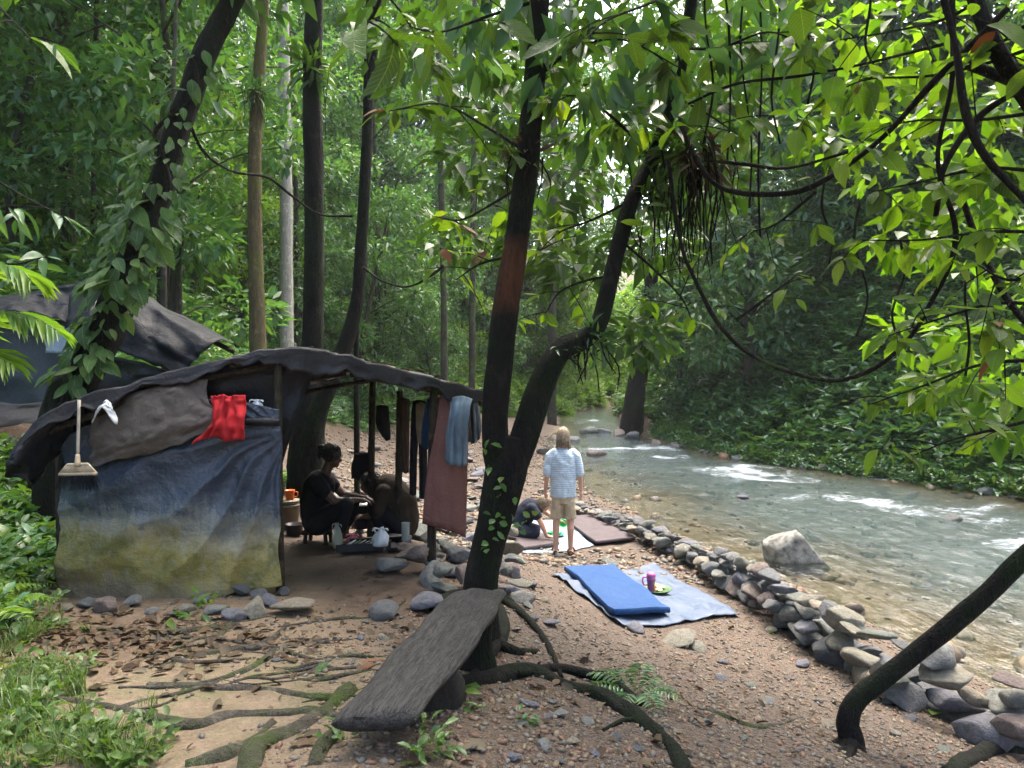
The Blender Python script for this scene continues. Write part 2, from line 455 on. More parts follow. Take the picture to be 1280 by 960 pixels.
def ground_mat():
    t = NT('forest_ground'); v = t.pos()
    gr, sa, fo, we = t.attr('gravel'), t.attr('sand'), t.attr('litter'), t.attr('bed')
    big = t.noise(.9, v, 6, .65); mid = t.noise(5, v, 6, .7); fine = t.noise(45, v, 5, .7)
    vor = t.n('ShaderNodeTexVoronoi', {'Vector': v, 'Scale': 46.0, 'Randomness': 1.0})
    vor2 = t.n('ShaderNodeTexVoronoi', {'Vector': v, 'Scale': 105.0, 'Randomness': 1.0})
    cr = t.n('ShaderNodeSeparateColor', {0: vor.outputs['Color']}).outputs[0]
    cr2 = t.n('ShaderNodeSeparateColor', {0: vor2.outputs['Color']}).outputs[0]
    pebs = [(0, (0.044, 0.036, 0.030)), (.15, (0.111, 0.075, 0.053)), (.3, (0.155, 0.122, 0.088)), (.45, (0.077, 0.061, 0.049)), (.55, (0.128, 0.073, 0.051)), (.7, (0.099, 0.094, 0.088)), (.82, (0.183, 0.150, 0.111)), (.92, (0.061, 0.053, 0.049))]
    pc = t.ramp(cr, pebs, 'CONSTANT'); pc2 = t.ramp(cr2, pebs, 'CONSTANT')
    pmask = t.ramp(vor.outputs['Distance'], [(.3, 1), (.5, 0)])
    dirt = t.ramp(mid, [(.3, (.045, .029, .019)), (.5, (.09, .06, .040)), (.72, (.14, .098, .068))])
    gravel = t.mix(t.math('MULTIPLY', pmask, .8), t.mix(.65, dirt, pc2), pc)
    sand = t.ramp(fine, [(.3, (.15, .105, .066)), (.55, (.23, .17, .112)), (.75, (.30, .225, .155))])
    sand = t.mix(t.ramp(mid, [(.4, 0), (.75, .6)]), sand, (.075, .05, .032))
    litter = t.ramp(t.noise(13, v, 7, .75, 1), [(.3, (.02, .014, .01)), (.5, (.07, .042, .026)), (.66, (.14, .08, .045)), (.8, (.20, .15, .09))])
    bed = t.ramp(t.n('ShaderNodeSeparateColor', {0: t.n('ShaderNodeTexVoronoi', {'Vector': v, 'Scale': 6.0}).outputs['Color']}).outputs[0],
                 [(0, (.13, .10, .06)), (.3, (.175, .13, .075)), (.55, (.095, .078, .055)), (.8, (.21, .165, .11))])
    bed = t.mix(t.ramp(big, [(.4, 0), (.65, .8)]), bed, (.165, .12, .068))
    col = t.mix(sa, dirt, sand)
    col = t.mix(t.math('MULTIPLY', gr, t.ramp(big, [(.25, .55), (.6, 1)])), col, gravel)
    col = t.mix(fo, col, litter)
    moss = t.math('MULTIPLY', t.attr('moss'), t.ramp(t.noise(7, v, 6, .7), [(.42, 0), (.58, 1)]))
    col = t.mix(moss, col, t.ramp(fine, [(.3, (.055, .075, .02)), (.7, (.12, .15, .045))]))
    col = t.mix(we, col, bed)
    h = t.math('ADD', t.math('MULTIPLY', t.math('MULTIPLY', pmask, gr), 1.0), t.math('ADD', t.math('MULTIPLY', fine, .7), mid))
    rough = t.ramp(mid, [(.35, .6), (.7, .9)])
    return t.done(t.princ(col, rough, t.bump(h, .75, .03), .3))
GROUND_M = ground_mat()

def water_mat():
    t = NT('river_water'); v = t.pos()
    mp = t.n('ShaderNodeMapping', {'Vector': v, 'Rotation': (0, 0, R(18)), 'Scale': (1.6, .55, 1)}).outputs[0]
    w1 = t.noise(2.6, mp, 6, .62, .7); w2 = t.noise(9, mp, 4, .6, .4)
    h = t.math('ADD', w1, t.math('MULTIPLY', w2, .35))
    nrm = t.bump(h, 1.0, .09)
    foam_at = t.attr('foam')
    fn = t.noise(5.0, t.n('ShaderNodeMapping', {'Vector': v, 'Rotation': (0, 0, R(28)), 'Scale': (1.0, 2.6, 1)}).outputs[0], 9, .74, .8)
    foam = t.ramp(t.math('ADD', t.math('MULTIPLY', foam_at, .40), t.math('MULTIPLY', fn, .85)), [(.62, 0), (.84, .55)])
    fres = t.n('ShaderNodeFresnel', {'IOR': 1.33, 'Normal': nrm}).outputs[0]
    gl = t.n('ShaderNodeBsdfGlossy', {'Color': (.95, .98, 1, 1), 'Roughness': .09, 'Normal': nrm}).outputs[0]
    tr = t.n('ShaderNodeBsdfTransparent', {'Color': (.86, .89, .84, 1)}).outputs[0]
    mur = t.n('ShaderNodeBsdfDiffuse', {'Color': (.10, .14, .14, 1), 'Normal': nrm}).outputs[0]  # murky tint, made bluer and lighter to suggest reflected sky
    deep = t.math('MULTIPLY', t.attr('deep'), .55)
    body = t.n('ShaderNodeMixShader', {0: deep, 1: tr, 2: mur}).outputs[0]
    surf = t.n('ShaderNodeMixShader', {0: t.math('ADD', fres, .05, True), 1: body, 2: gl}).outputs[0]
    wh = t.n('ShaderNodeBsdfDiffuse', {'Color': (.74, .8, .84, 1)}).outputs[0]
    return t.done(t.n('ShaderNodeMixShader', {0: foam, 1: surf, 2: wh}).outputs[0])
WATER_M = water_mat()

def stripe_mat():
    t = NT('striped_tshirt'); v = t.pos()
    z = t.n('ShaderNodeSeparateXYZ', {0: v}).outputs[2]
    w = t.math('SINE', t.math('MULTIPLY', t.math('ADD', z, t.math('MULTIPLY', t.noise(6, v, 2), .03)), 2 * math.pi / .03), 0)
    col = t.ramp(w, [(.3, (.52, .58, .62)), (.65, (.27, .42, .53))])
    return t.done(t.princ(col, .85, t.bump(t.noise(9, v, 4), .3, .03), .15))
def plastic(name, c, rough=.3, spec=.5): return simple(name, c, rough, .08, 5, .03, spec)
def clear_mat(name, c):
    t = NT(name)
    tr = t.n('ShaderNodeBsdfTransparent', {'Color': (.9, .93, .92, 1)}).outputs[0]
    p = t.princ(c, .25, t.bump(t.noise(18, t.obj(), 5), .5, .02))
    return t.done(t.n('ShaderNodeMixShader', {0: .5, 1: tr, 2: p}).outputs[0])
# ------------------------------------------------------------------ terrain and river
RY = np.array([-30, -10, 0, 5, 8.3, 10.4, 14.3, 17, 19, 24, 28, 34, 41, 48, 56, 64, 90, 160])
RN = np.array([13, 8, 5.2, 4.45, 4.05, 3.45, 2.5, 2.0, 1.7, 1.2, 1.3, 2.0, 2.7, 3.6, 7.0, 12, 30, 60])
RF = np.array([20, 16, 14.6, 13.8, 13.2, 12.7, 12.0, 11.2, 10.2, 7.5, 6.2, 5.6, 5.9, 7.2, 11, 17, 36, 66])
_yy = np.linspace(-30, 160, 1901)
def _sm(a):
    v = np.interp(_yy, RY, a); k = np.hanning(25); k /= k.sum()
    return np.convolve(np.pad(v, 12, mode='edge'), k, 'valid')
_rn, _rf = _sm(RN), _sm(RF)
def xn(y): return np.interp(y, _yy, _rn)
def xf(y): return np.interp(y, _yy, _rf)
def waterz(y): return .10 * sstep(25, 28, y) + .16 * sstep(38, 44, y)

CP = np.array([
 (-6,-5,1.9),(0,-5,1.5),(4,-5,1.2),(6.6,-3,.5),(0,0,1.42),(-2.2,1,1.5),(2.2,.5,1.2),(-1.6,2.6,1.38),(-.5,2.5,1.48),(-.42,2.85,1.46),(.4,2.8,1.3),(1.1,3.2,1.1),
 (2,3.6,.88),(3,3.6,.62),(3.6,5,.36),(4.9,5,.16),(4.4,8,.15),(-2.4,3.5,1.36),(-3.2,4.2,1.46),(-4.4,4,1.85),(-6.5,3,2.4),(-1.2,4.2,1.26),
 (-3.25,5.4,1.22),(-2.3,5.4,1.2),(-1.6,5.6,1.15),(-.6,6.4,1.08),(-3,7.4,1.16),(-1.8,8,1.03),(-.8,8,.98),(.05,6,.98),(-.15,4.6,1.16),(.7,4.8,.92),(-2.6,9.3,1.05),
 (1,6.5,.62),(.9,8.6,.46),(2.1,7.4,.42),(3,8.8,.24),(.8,10.8,.26),(2,11.5,.21),(-.3,9.8,.5),(3.5,7.2,.27),(1,14,.14),(-1,13,.28),(-1.9,11,.62),
 (-3,18,.3),(-5,22,.38),(-2,25,.22),(-6.4,28,1.0),(-3.4,13.6,.62),(0,19,.12),(0,30,.3),(-3.4,34,1.0),(1.5,36,.3),
 (-4.5,6.2,1.45),(-5.6,8.4,2.2),(-4.2,9.8,1.75),(-7,6.4,2.7),(-7.2,11.5,3.3),(-5.2,13.6,1.7),(-9,18,4.2),(-7.6,24,2.6),(-14,12,7.2),(-14,24,8),(-25,20,15),(-11,34,6.5),(-20,40,15),
 (-45,30,26),(-45,-10,24),(-22,0,11),(-11,0,4.6),(-6,46,5.5),(-.5,45,1.2),(-3,58,8),(3,62,3.5),(6,75,9),(-12,75,18),(12,90,14),(-45,90,34),
 (13,16.4,.7),(14.2,17,1.6),(17.5,18,5.5),(15.5,10,2.2),(17.5,3,3),(9.6,25,1.1),(11.5,26,3.6),(15.5,28,9),(7.2,32,1.1),(9,33,3.4),(14,38,10),(7.6,43,1.3),(11,46,6),
 (26,20,14),(30,40,22),(45,10,26),(26,-8,9),(18,58,11),(45,90,30),(8,-14,1.0),(-10,-20,4),(20,-25,6),(-40,-40,20),(45,-40,20),(12.6,52,3),
], float)
def _U(d2): return .5 * d2 * np.log(d2 + 1e-9)
_n = len(CP)
_K = _U(((CP[:, None, :2] - CP[None, :, :2]) ** 2).sum(-1)) + np.eye(_n) * .02
_Pm = np.hstack([np.ones((_n, 1)), CP[:, :2]])
_A = np.zeros((_n + 3, _n + 3)); _A[:_n, :_n] = _K; _A[:_n, _n:] = _Pm; _A[_n:, :_n] = _Pm.T
_W = np.linalg.solve(_A, np.concatenate([CP[:, 2], np.zeros(3)]))
def land(x, y):
    x = np.asarray(x, float).ravel(); y = np.asarray(y, float).ravel()
    out = np.empty(len(x))
    for i in range(0, len(x), 20000):
        a, b = x[i:i + 20000], y[i:i + 20000]
        d2 = (a[:, None] - CP[None, :, 0]) ** 2 + (b[:, None] - CP[None, :, 1]) ** 2
        out[i:i + 20000] = _U(d2) @ _W[:_n] + _W[_n] + _W[_n + 1] * a + _W[_n + 2] * b
    return out
def clearing(x, y):
    """metres outside the open ground (positive = in the forest)"""
    L = np.interp(y, [-10, 0, 3, 6, 8, 10, 14, 20, 28, 34, 40, 46, 50, 56, 64, 90, 160], [-5, -4, -3.6, -4.3, -4.6, -4.2, -4.8, -6.2, -5.2, -3.2, .2, 2.4, 3.6, 6.4, 11.4, 29, 58])
    return np.maximum(L - x, x - (xf(y) + .3))
def H(x, y):
    x = np.asarray(x, float); y = np.asarray(y, float); shp = x.shape
    x, y = np.broadcast_arrays(x, y); shp = x.shape; x, y = x.ravel(), y.ravel()
    z = land(x, y)
    f = sstep(0, 6, clearing(x, y))
    z = z + .018 * fbm(x * 1.3, y * 1.3, 3, 3) + .008 * fbm(x * 6, y * 6, 5, 2) + f * .5 * fbm(x * .35, y * .35, 9, 3)
    a, b = xn(y), xf(y); w = b - a
    t = np.clip((x - a) / w, 0, 1)
    inside = np.minimum(x - a, b - x)
    wz = waterz(y)
    bed = wz - .045 - .40 * np.sin(math.pi * np.clip(t, 0, 1) ** 1.2) ** 1.15 * np.clip(w / 6, .5, 1) + .07 * fbm(x * .9, y * .6, 21, 3)
    z = np.maximum(z, wz + .03 + .1 * sstep(-.5, -6, inside))
    k = sstep(-.5, .35, inside)
    z = z * (1 - k) + bed * k
    return z.reshape(shp)
def h1(x, y): return float(H(np.array([x]), np.array([y]))[0])
def gp(px, py, up=0.0):
    """where the sight line through that point of the photograph meets the ground"""
    o = np.array(at(px, py, 0)); p1 = np.array(at(px, py, 1))
    ds = np.concatenate([np.arange(2.0, 20, .02), np.arange(20, 70, .1)])
    P = o + (p1 - o) * ds[:, None]
    below = np.nonzero(P[:, 2] < H(P[:, 0], P[:, 1]))[0]
    p = P[below[0]] if len(below) else P[-1]
    return Vector((p[0], p[1], h1(p[0], p[1]) + up))

# one sheet, fine near the viewer and coarse to the horizon
def axis(lo, hi, c, n, k):
    t = np.linspace(-1, 1, n); s = np.sinh(k * t) / math.sinh(k)
    return np.where(s < 0, c + s * (c - lo), c + s * (hi - c))
gx = axis(-260, 260, .6, 470, 6.2); gy = axis(-160, 400, 5.0, 470, 5.9)
GX, GY = np.meshgrid(gx, gy)
GZ = H(np.clip(GX, -48, 48), np.clip(GY, -42, 95)) + .05 * np.maximum(0, np.abs(GX) - 48)
nx_, ny_ = len(gx), len(gy)
idx = np.arange(nx_ * ny_).reshape(ny_, nx_)
Fq = np.stack([idx[:-1, :-1], idx[:-1, 1:], idx[1:, 1:], idx[1:, :-1]], -1).reshape(-1, 4)
gme = np_mesh('ground', np.stack([GX, GY, GZ], -1).reshape(-1, 3), Fq, GROUND_M, True)
fx, fy = GX.ravel(), GY.ravel()
cl = clearing(fx, fy)
inside = np.minimum(fx - xn(fy), xf(fy) - fx)
nz = fbm(fx * 1.1, fy * 1.1, 31, 4)
bed = sstep(-.25, .15, inside + .12 * nz)
sand = sstep(.2, .9, sstep(.3, -1.2, fx + .25 * (fy - 3)) * sstep(7.5, 5.4, fy) + .35 * nz) * .9
hutfloor = ((fx > -2.2) & (fx < -.3) & (fy > 5.6) & (fy < 9)).astype(float)
litter = np.clip(sstep(-.6, .3, cl + .3 * nz) * (1 - bed) + .85 * np.exp(-(((fx + 2.35) / .8) ** 2 + ((fy - 4.35) / .45) ** 2)) + .35 * np.exp(-(((fx - .1) / .7) ** 2 + ((fy - 4) / 1.0) ** 2)), 0, 1)
gravel = np.clip(sstep(-1.2, .4, fx + .25 * nz + .12 * (fy - 3)) + sstep(9, 12, fy), 0, 1) * (1 - .85 * hutfloor)
moss = np.clip(np.exp(-(((fx + 1.3) / .9) ** 2 + ((fy - 3.6) / .9) ** 2)) * .45 + .8 * sstep(0, 1.5, inside * -1) * sstep(-.2, .6, cl) * sstep(10, 14, fy), 0, 1)
for nme, arr in (('gravel', gravel), ('sand', sand), ('litter', litter), ('bed', bed), ('moss', moss)):
    a_ = gme.attributes.new(nme, 'FLOAT', 'POINT'); a_.data.foreach_set('value', arr.astype(np.float32))
tag(link('ground', gme), 'brown pebbly earth and leaf-strewn forest floor', kind='structure')

# river surface: real waves, with broken water where the photograph shows rapids
def foam(x, y):
    a, b = xn(y), xf(y); t = (x - a) / (b - a)
    y = y + 1.5 * fbm(x * .55, y * .5, 71, 2) + .5 * fbm(x * 1.7, y * 1.7, 73, 2)
    f = .8 * np.exp(-((y - (17.2 - .42 * (x - 6))) / 1.9) ** 2) * sstep(.3, .5, t) * sstep(1.0, .85, t)
    f = f + .8 * np.exp(-((y - (26.5 - .1 * x)) / 1.5) ** 2) * sstep(0, .1, t) * sstep(1, .8, t)
    f = f + .75 * np.exp(-((y - (21.5 - .2 * (x - 5))) / 1.0) ** 2) * sstep(.35, .55, t)
    f = f + .6 * np.exp(-((y - (13.0 - .5 * (x - 8.5))) / 1.7) ** 2) * sstep(.3, .6, t) * sstep(1, .9, t)
    f = f + .55 * np.exp(-((y - (10.5 - .4 * (x - 9))) / 1.4) ** 2) * sstep(.3, .6, t)
    f = f + .8 * np.exp(-((y - 41) / 2.0) ** 2)
    return np.clip(f * (.62 + .8 * fbm(x * .55 + y * .3, y * .9, 61, 3)), 0, 1.1)
NY_, NX_ = 620, 130
wy = np.concatenate([np.linspace(-28, 4, 60, endpoint=False), np.linspace(4, 30, 440, endpoint=False), np.linspace(30, 100, 120)])
tt = np.linspace(-.10, 1.06, NX_)
WY = np.repeat(wy[:, None], NX_, 1)
WX = xn(WY) + tt[None, :] * (xf(WY) - xn(WY))
fo = foam(WX, WY)
edge = np.clip(np.minimum(tt, 1 - tt), 0, .15)[None, :] / .15
WZ = waterz(WY) + edge * (.012 * fbm(WX * 1.6, WY * 2.2, 41, 3) + fo * (.045 * fbm(WX * 1.3, WY * 2.6, 44, 3) + .03 * np.sin((WY + .4 * WX) * 4.2 + 1.2 * fbm(WX * .7, WY * .7, 47, 2)))) + .01
idx = np.arange(len(wy) * NX_).reshape(len(wy), NX_)
Fq = np.stack([idx[:-1, :-1], idx[:-1, 1:], idx[1:, 1:], idx[1:, :-1]], -1).reshape(-1, 4)
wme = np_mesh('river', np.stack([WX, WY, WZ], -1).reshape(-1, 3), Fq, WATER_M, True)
a_ = wme.attributes.new('foam', 'FLOAT', 'POINT'); a_.data.foreach_set('value', fo.ravel().astype(np.float32))
dp = sstep(.12, .5, np.clip(np.minimum(tt, 1 - tt), 0, 1))[None, :] * np.ones_like(WY)
dp = sstep(.05, .42, (WZ.ravel() - H(WX, WY).ravel())).reshape(WY.shape)
a_ = wme.attributes.new('deep', 'FLOAT', 'POINT'); a_.data.foreach_set('value', dp.ravel().astype(np.float32))
tag(link('river', wme), 'shallow clear river running over brown stones', kind='structure')

# ------------------------------------------------------------------ scattering and foliage kit
def scatter(name, pts, rots, scls, templates, label, cat=None, parent=None):
    """uncountable cover: one object, its pieces set on points"""
    n = len(pts)
    me = bpy.data.meshes.new(name)
    me.vertices.add(n); me.vertices.foreach_set('co', np.asarray(pts, np.float32).ravel())
    for nm, typ, arr in (('rot', 'FLOAT_VECTOR', rots), ('scl', 'FLOAT_VECTOR', scls)):
        a = me.attributes.new(nm, typ, 'POINT'); a.data.foreach_set('vector', np.asarray(arr, np.float32).ravel())
    a = me.attributes.new('pick', 'INT', 'POINT'); a.data.foreach_set('value', rng.integers(0, len(templates), n).astype(np.int32))
    c = bpy.data.collections.new(name + '_kit')
    for t_ in templates: c.objects.link(t_)
    g = bpy.data.node_groups.new(name + '_scatter', 'GeometryNodeTree')
    g.interface.new_socket('Geometry', in_out='INPUT', socket_type='NodeSocketGeometry')
    g.interface.new_socket('Geometry', in_out='OUTPUT', socket_type='NodeSocketGeometry')
    N = g.nodes; Lk = g.links
    gi, go = N.new('NodeGroupInput'), N.new('NodeGroupOutput')
    ci = N.new('GeometryNodeCollectionInfo'); ci.inputs[0].default_value = c; ci.inputs[1].default_value = True; ci.inputs[2].default_value = True
    ip = N.new('GeometryNodeInstanceOnPoints'); ip.inputs['Pick Instance'].default_value = True
    def na(nm, typ):
        q = N.new('GeometryNodeInputNamedAttribute'); q.data_type = typ; q.inputs[0].default_value = nm; return q.outputs[0]
    e2r = N.new('FunctionNodeEulerToRotation')
    Lk.new(gi.outputs[0], ip.inputs['Points']); Lk.new(ci.outputs[0], ip.inputs['Instance'])
    Lk.new(na('pick', 'INT'), ip.inputs['Instance Index'])
    Lk.new(na('rot', 'FLOAT_VECTOR'), e2r.inputs[0]); Lk.new(e2r.outputs[0], ip.inputs['Rotation'])
    Lk.new(na('scl', 'FLOAT_VECTOR'), ip.inputs['Scale'])
    Lk.new(ip.outputs[0], go.inputs[0])
    o = link(name, me, parent)
    md = o.modifiers.new('scatter', 'NODES'); md.node_group = g
    return tag(o, label, cat, None, 'stuff')
def kit(name, me): return bpy.data.objects.new(name, me)

LB_V = np.array([(0, 0, 0), (.42, .5, .10), (1, 0, -.12), (.42, -.5, .10)])            # folded diamond, 2 triangles
LB_F = np.array([(0, 2, 1), (0, 3, 2)])
LA_V = np.array([(0, 0, 0), (.30, .40, .07), (.30, -.40, .07), (.34, 0, .0), (.66, .44, .04), (.66, -.44, .04), (.70, 0, -.05), (1, 0, -.17)])
LA_F = np.array([(0, 3, 1), (0, 2, 3), (3, 6, 4), (3, 4, 1), (3, 2, 5), (3, 5, 6), (6, 7, 4), (6, 5, 7)])
_st = [(.13, .21), (.30, .38), (.50, .48), (.70, .42), (.88, .22)]
LC_V = np.array([(0, 0, 0)] + [q for u, w in _st for q in ((u, w, .10 * w - .10 * u * u), (u + .03, 0, -.10 * u * u - .02), (u, -w, .10 * w - .10 * u * u))] + [(1.02, 0, -.13)])
LC_F = np.array([(0, 2, 1), (0, 3, 2)] + [f for k in range(4) for b in (1 + 3 * k,) for f in ((b, b + 1, b + 4), (b, b + 4, b + 3), (b + 1, b + 2, b + 5), (b + 1, b + 5, b + 4))] + [(13, 14, 16), (14, 15, 16)])
def unit(a): return a / (np.linalg.norm(a, axis=-1, keepdims=True) + 1e-9)
def leaves(P, D, Nn, Ln, Wd, fine=False):
    """one leaf per row: base P, direction D, rough normal Nn, length, width"""
    tv, tf = (LC_V, LC_F) if fine == 2 else (LA_V, LA_F) if fine else (LB_V, LB_F)
    D = unit(D); S = unit(np.cross(Nn, D)); Nn = np.cross(D, S)
    V = P[:, None] + Ln[:, None, None] * (tv[None, :, 0, None] * D[:, None]) + Wd[:, None, None] * (tv[None, :, 1, None] * S[:, None]) + Ln[:, None, None] * (tv[None, :, 2, None] * Nn[:, None])
    F = tf[None] + (np.arange(len(P)) * len(tv))[:, None, None]
    return V.reshape(-1, 3), F.reshape(-1, 3)
def rdir(n, zb=0.0, zs=1.0):
    v = rng.normal(size=(n, 3)); v[:, 2] = v[:, 2] * zs + zb
    return unit(v)
def upn(n, tilt=.45):
    v = rng.normal(size=(n, 3)) * tilt; v[:, 2] = 1
    return unit(v)

def clump_mesh(name, n, rad, ll, mat, sprays=10, wr=.42, fine=False, flat=.7):
    """a bush-sized tuft: sprays of leaves on arching stems"""
    P, D, Nn = [], [], []
    k = n // sprays
    for s in range(sprays):
        a = rng.uniform(0, 2 * math.pi); tilt = rng.uniform(.15, 1.2)
        dirv = np.array([math.cos(a) * math.sin(tilt), math.sin(a) * math.sin(tilt), math.cos(tilt) * flat * 1.4])
        L = rad * rng.uniform(.6, 1.15)
        t = np.linspace(.25, 1, k) + rng.normal(size=k) * .03
        pts = dirv[None] * (t * L)[:, None]; pts[:, 2] -= .35 * rad * (t ** 2) * math.sin(tilt)
        side = unit(np.cross(dirv, [0, 0, 1.0]))
        sg = np.where(np.arange(k) % 2 == 0, 1, -1)[:, None]
        d = side[None] * sg * .9 + dirv[None] * .55 + rng.normal(size=(k, 3)) * .25; d[:, 2] -= .15
        P.append(pts + rng.normal(size=(k, 3)) * .02 * rad); D.append(d); Nn.append(upn(k, .35))
    P, D, Nn = map(np.concatenate, (P, D, Nn))
    Ln = ll * rng.uniform(.65, 1.25, len(P))
    V, F = leaves(P, D, Nn, Ln, Ln * wr * rng.uniform(.85, 1.15, len(P)), fine)
    return np_mesh(name, V, F, mat)

def fern_mesh(name, fronds, L, mat, pin=14, up=.7, wid=.28):
    P, D, Nn, Ln = [], [], [], []
    for s in range(fronds):
        a = 2 * math.pi * (s + rng.uniform(-.3, .3)) / fronds
        hd = np.array([math.cos(a), math.sin(a), 0]); l = L * rng.uniform(.75, 1.1); u = up * rng.uniform(.7, 1.2)
        t = np.linspace(.12, 1, pin)
        pts = hd[None] * (t * l)[:, None]; pts[:, 2] = l * (u * t - .75 * u * t ** 2.2)
        sd = np.cross(hd, [0, 0, 1.0])
        for sg in (-1, 1):
            d = sd[None] * sg + hd[None] * .35 + np.array([0, 0, -.15])[None] + rng.normal(size=(pin, 3)) * .06
            P.append(pts); D.append(d); Nn.append(upn(pin, .2)); Ln.append(l * wid * np.sin(np.clip(t * 2.9, .3, 2.95)) ** .7 * rng.uniform(.9, 1.1, pin))
    P, D, Nn, Ln = map(np.concatenate, (P, D, Nn, Ln))
    V, F = leaves(P, D, Nn, Ln, Ln * .26)
    return np_mesh(name, V, F, mat)

def crown_mesh(name, blobs, per, ll, mat, wr=.45, droop=.2):
    """leaf clumps spread through the crown's volume; blobs = list of (centre, radius)"""
    P, D, Nn = [], [], []
    for c, r_ in blobs:
        v = rdir(per); q = r_ * rng.uniform(.25, 1, per)[:, None] ** .5
        p = np.array(c)[None] + v * q * np.array([1, 1, .62])
        d = v + rng.normal(size=(per, 3)) * .7; d[:, 2] -= droop
        P.append(p); D.append(d); Nn.append(upn(per, .5))
    P, D, Nn = map(np.concatenate, (P, D, Nn))
    Ln = ll * rng.uniform(.6, 1.3, len(P))
    V, F = leaves(P, D, Nn, Ln, Ln * wr)
    return np_mesh(name, V, F, mat)

def stone_mesh(name, seed, sub=2, flat=.6, mat=None, boxy=.5):
    import bmesh
    rs = np.random.default_rng(seed)
    bm = bmesh.new(); bmesh.ops.create_icosphere(bm, subdivisions=sub, radius=1)
    V = np.array([v.co[:] for v in bm.verts])
    for k in range(16):                      # worn flat faces
        d = unit(rs.normal(size=3)); c = rs.uniform(.5, .9)
        s = V @ d; over = np.maximum(0, s - c)
        V -= (over * (.8 + .2 * boxy))[:, None] * d[None]
    V *= (1 + .05 * fbm(V[:, 0] * 1.7 + seed, V[:, 1] * 1.7 + V[:, 2] * 1.3, seed, 3) + .018 * fbm(V[:, 0] * 6 + V[:, 2] * 3, V[:, 1] * 6 - V[:, 2] * 4, seed + 5, 3))[:, None]
    V *= np.array([1, rs.uniform(.62, .95), flat * rs.uniform(.75, 1.2)])
    V /= np.abs(V[:, 0]).max()
    F = [[v.index for v in f.verts] for f in bm.faces]
    bm.free()
    return np_mesh(name, V, F, mat, True)
STONES = [stone_mesh('stone', 100 + i, 3, .58 if i < 7 else .34, STONE, .8) for i in range(16)]
STONES_HI = [stone_mesh('stone', 200 + i, 3, .72, STONE, .9) for i in range(4)]
STONES_WET = [stone_mesh('stone', 300 + i, 3, .5, STONE_WET) for i in range(4)]
# ------------------------------------------------------------------ forest undergrowth (uncountable) and background trees
def sample_forest(n, x0, x1, y0, y1, edge=.1, maxd=None):
    x = rng.uniform(x0, x1, n); y = rng.uniform(y0, y1, n)
    ok = clearing(x, y) > edge
    rear = (x > -6.9) & (x < -3.3) & (y > 6.6) & (y < 10.2)
    ok &= ~rear & ~((np.hypot(x, y) < 4.2))
    return x[ok], y[ok]
def cover(name, n, x0, x1, y0, y1, smin, smax, kits, label, edge=.1, lift=0.0, keep=None):
    x, y = sample_forest(n, x0, x1, y0, y1, edge)
    if keep is not None:
        k = keep(x, y); x, y = x[k], y[k]
    m = len(x)
    e = sstep(-.2, 1.2, clearing(x, y))
    s = rng.uniform(smin, smax, m) * (.4 + .6 * e)
    z = H(x, y) + lift * s - .05
    rots = np.stack([rng.normal(size=m) * .18, rng.normal(size=m) * .18, rng.uniform(0, 6.28, m)], -1)
    return scatter(name, np.stack([x, y, z], -1), rots, np.stack([s, s, s * rng.uniform(.8, 1.25, m)], -1), kits, label, 'undergrowth')
K_bg = [kit('bush_kit', clump_mesh('bush', 200, .8, .175, LEAF_BG, 14)) for i in range(3)]
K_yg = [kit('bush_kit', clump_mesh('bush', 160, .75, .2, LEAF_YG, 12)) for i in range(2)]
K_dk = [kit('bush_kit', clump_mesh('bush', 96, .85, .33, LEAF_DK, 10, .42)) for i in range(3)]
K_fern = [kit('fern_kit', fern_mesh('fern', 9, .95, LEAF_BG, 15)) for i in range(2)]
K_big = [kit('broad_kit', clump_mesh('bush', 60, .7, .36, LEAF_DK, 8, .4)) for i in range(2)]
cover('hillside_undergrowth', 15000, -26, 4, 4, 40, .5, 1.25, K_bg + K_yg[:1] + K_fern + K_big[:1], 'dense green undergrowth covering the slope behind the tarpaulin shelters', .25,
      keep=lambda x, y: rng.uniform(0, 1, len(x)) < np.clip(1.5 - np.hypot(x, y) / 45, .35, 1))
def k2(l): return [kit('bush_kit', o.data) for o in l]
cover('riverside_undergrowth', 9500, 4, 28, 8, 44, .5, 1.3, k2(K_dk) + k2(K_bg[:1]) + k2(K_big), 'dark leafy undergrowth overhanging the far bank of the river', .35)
cover('valley_undergrowth', 7500, -28, 30, 34, 78, .9, 2.3, k2(K_bg[:1]) + k2(K_yg) + k2(K_yg), 'distant green undergrowth where the river valley closes', .02)  # lighter leaf kit doubled to brighten the dark valley

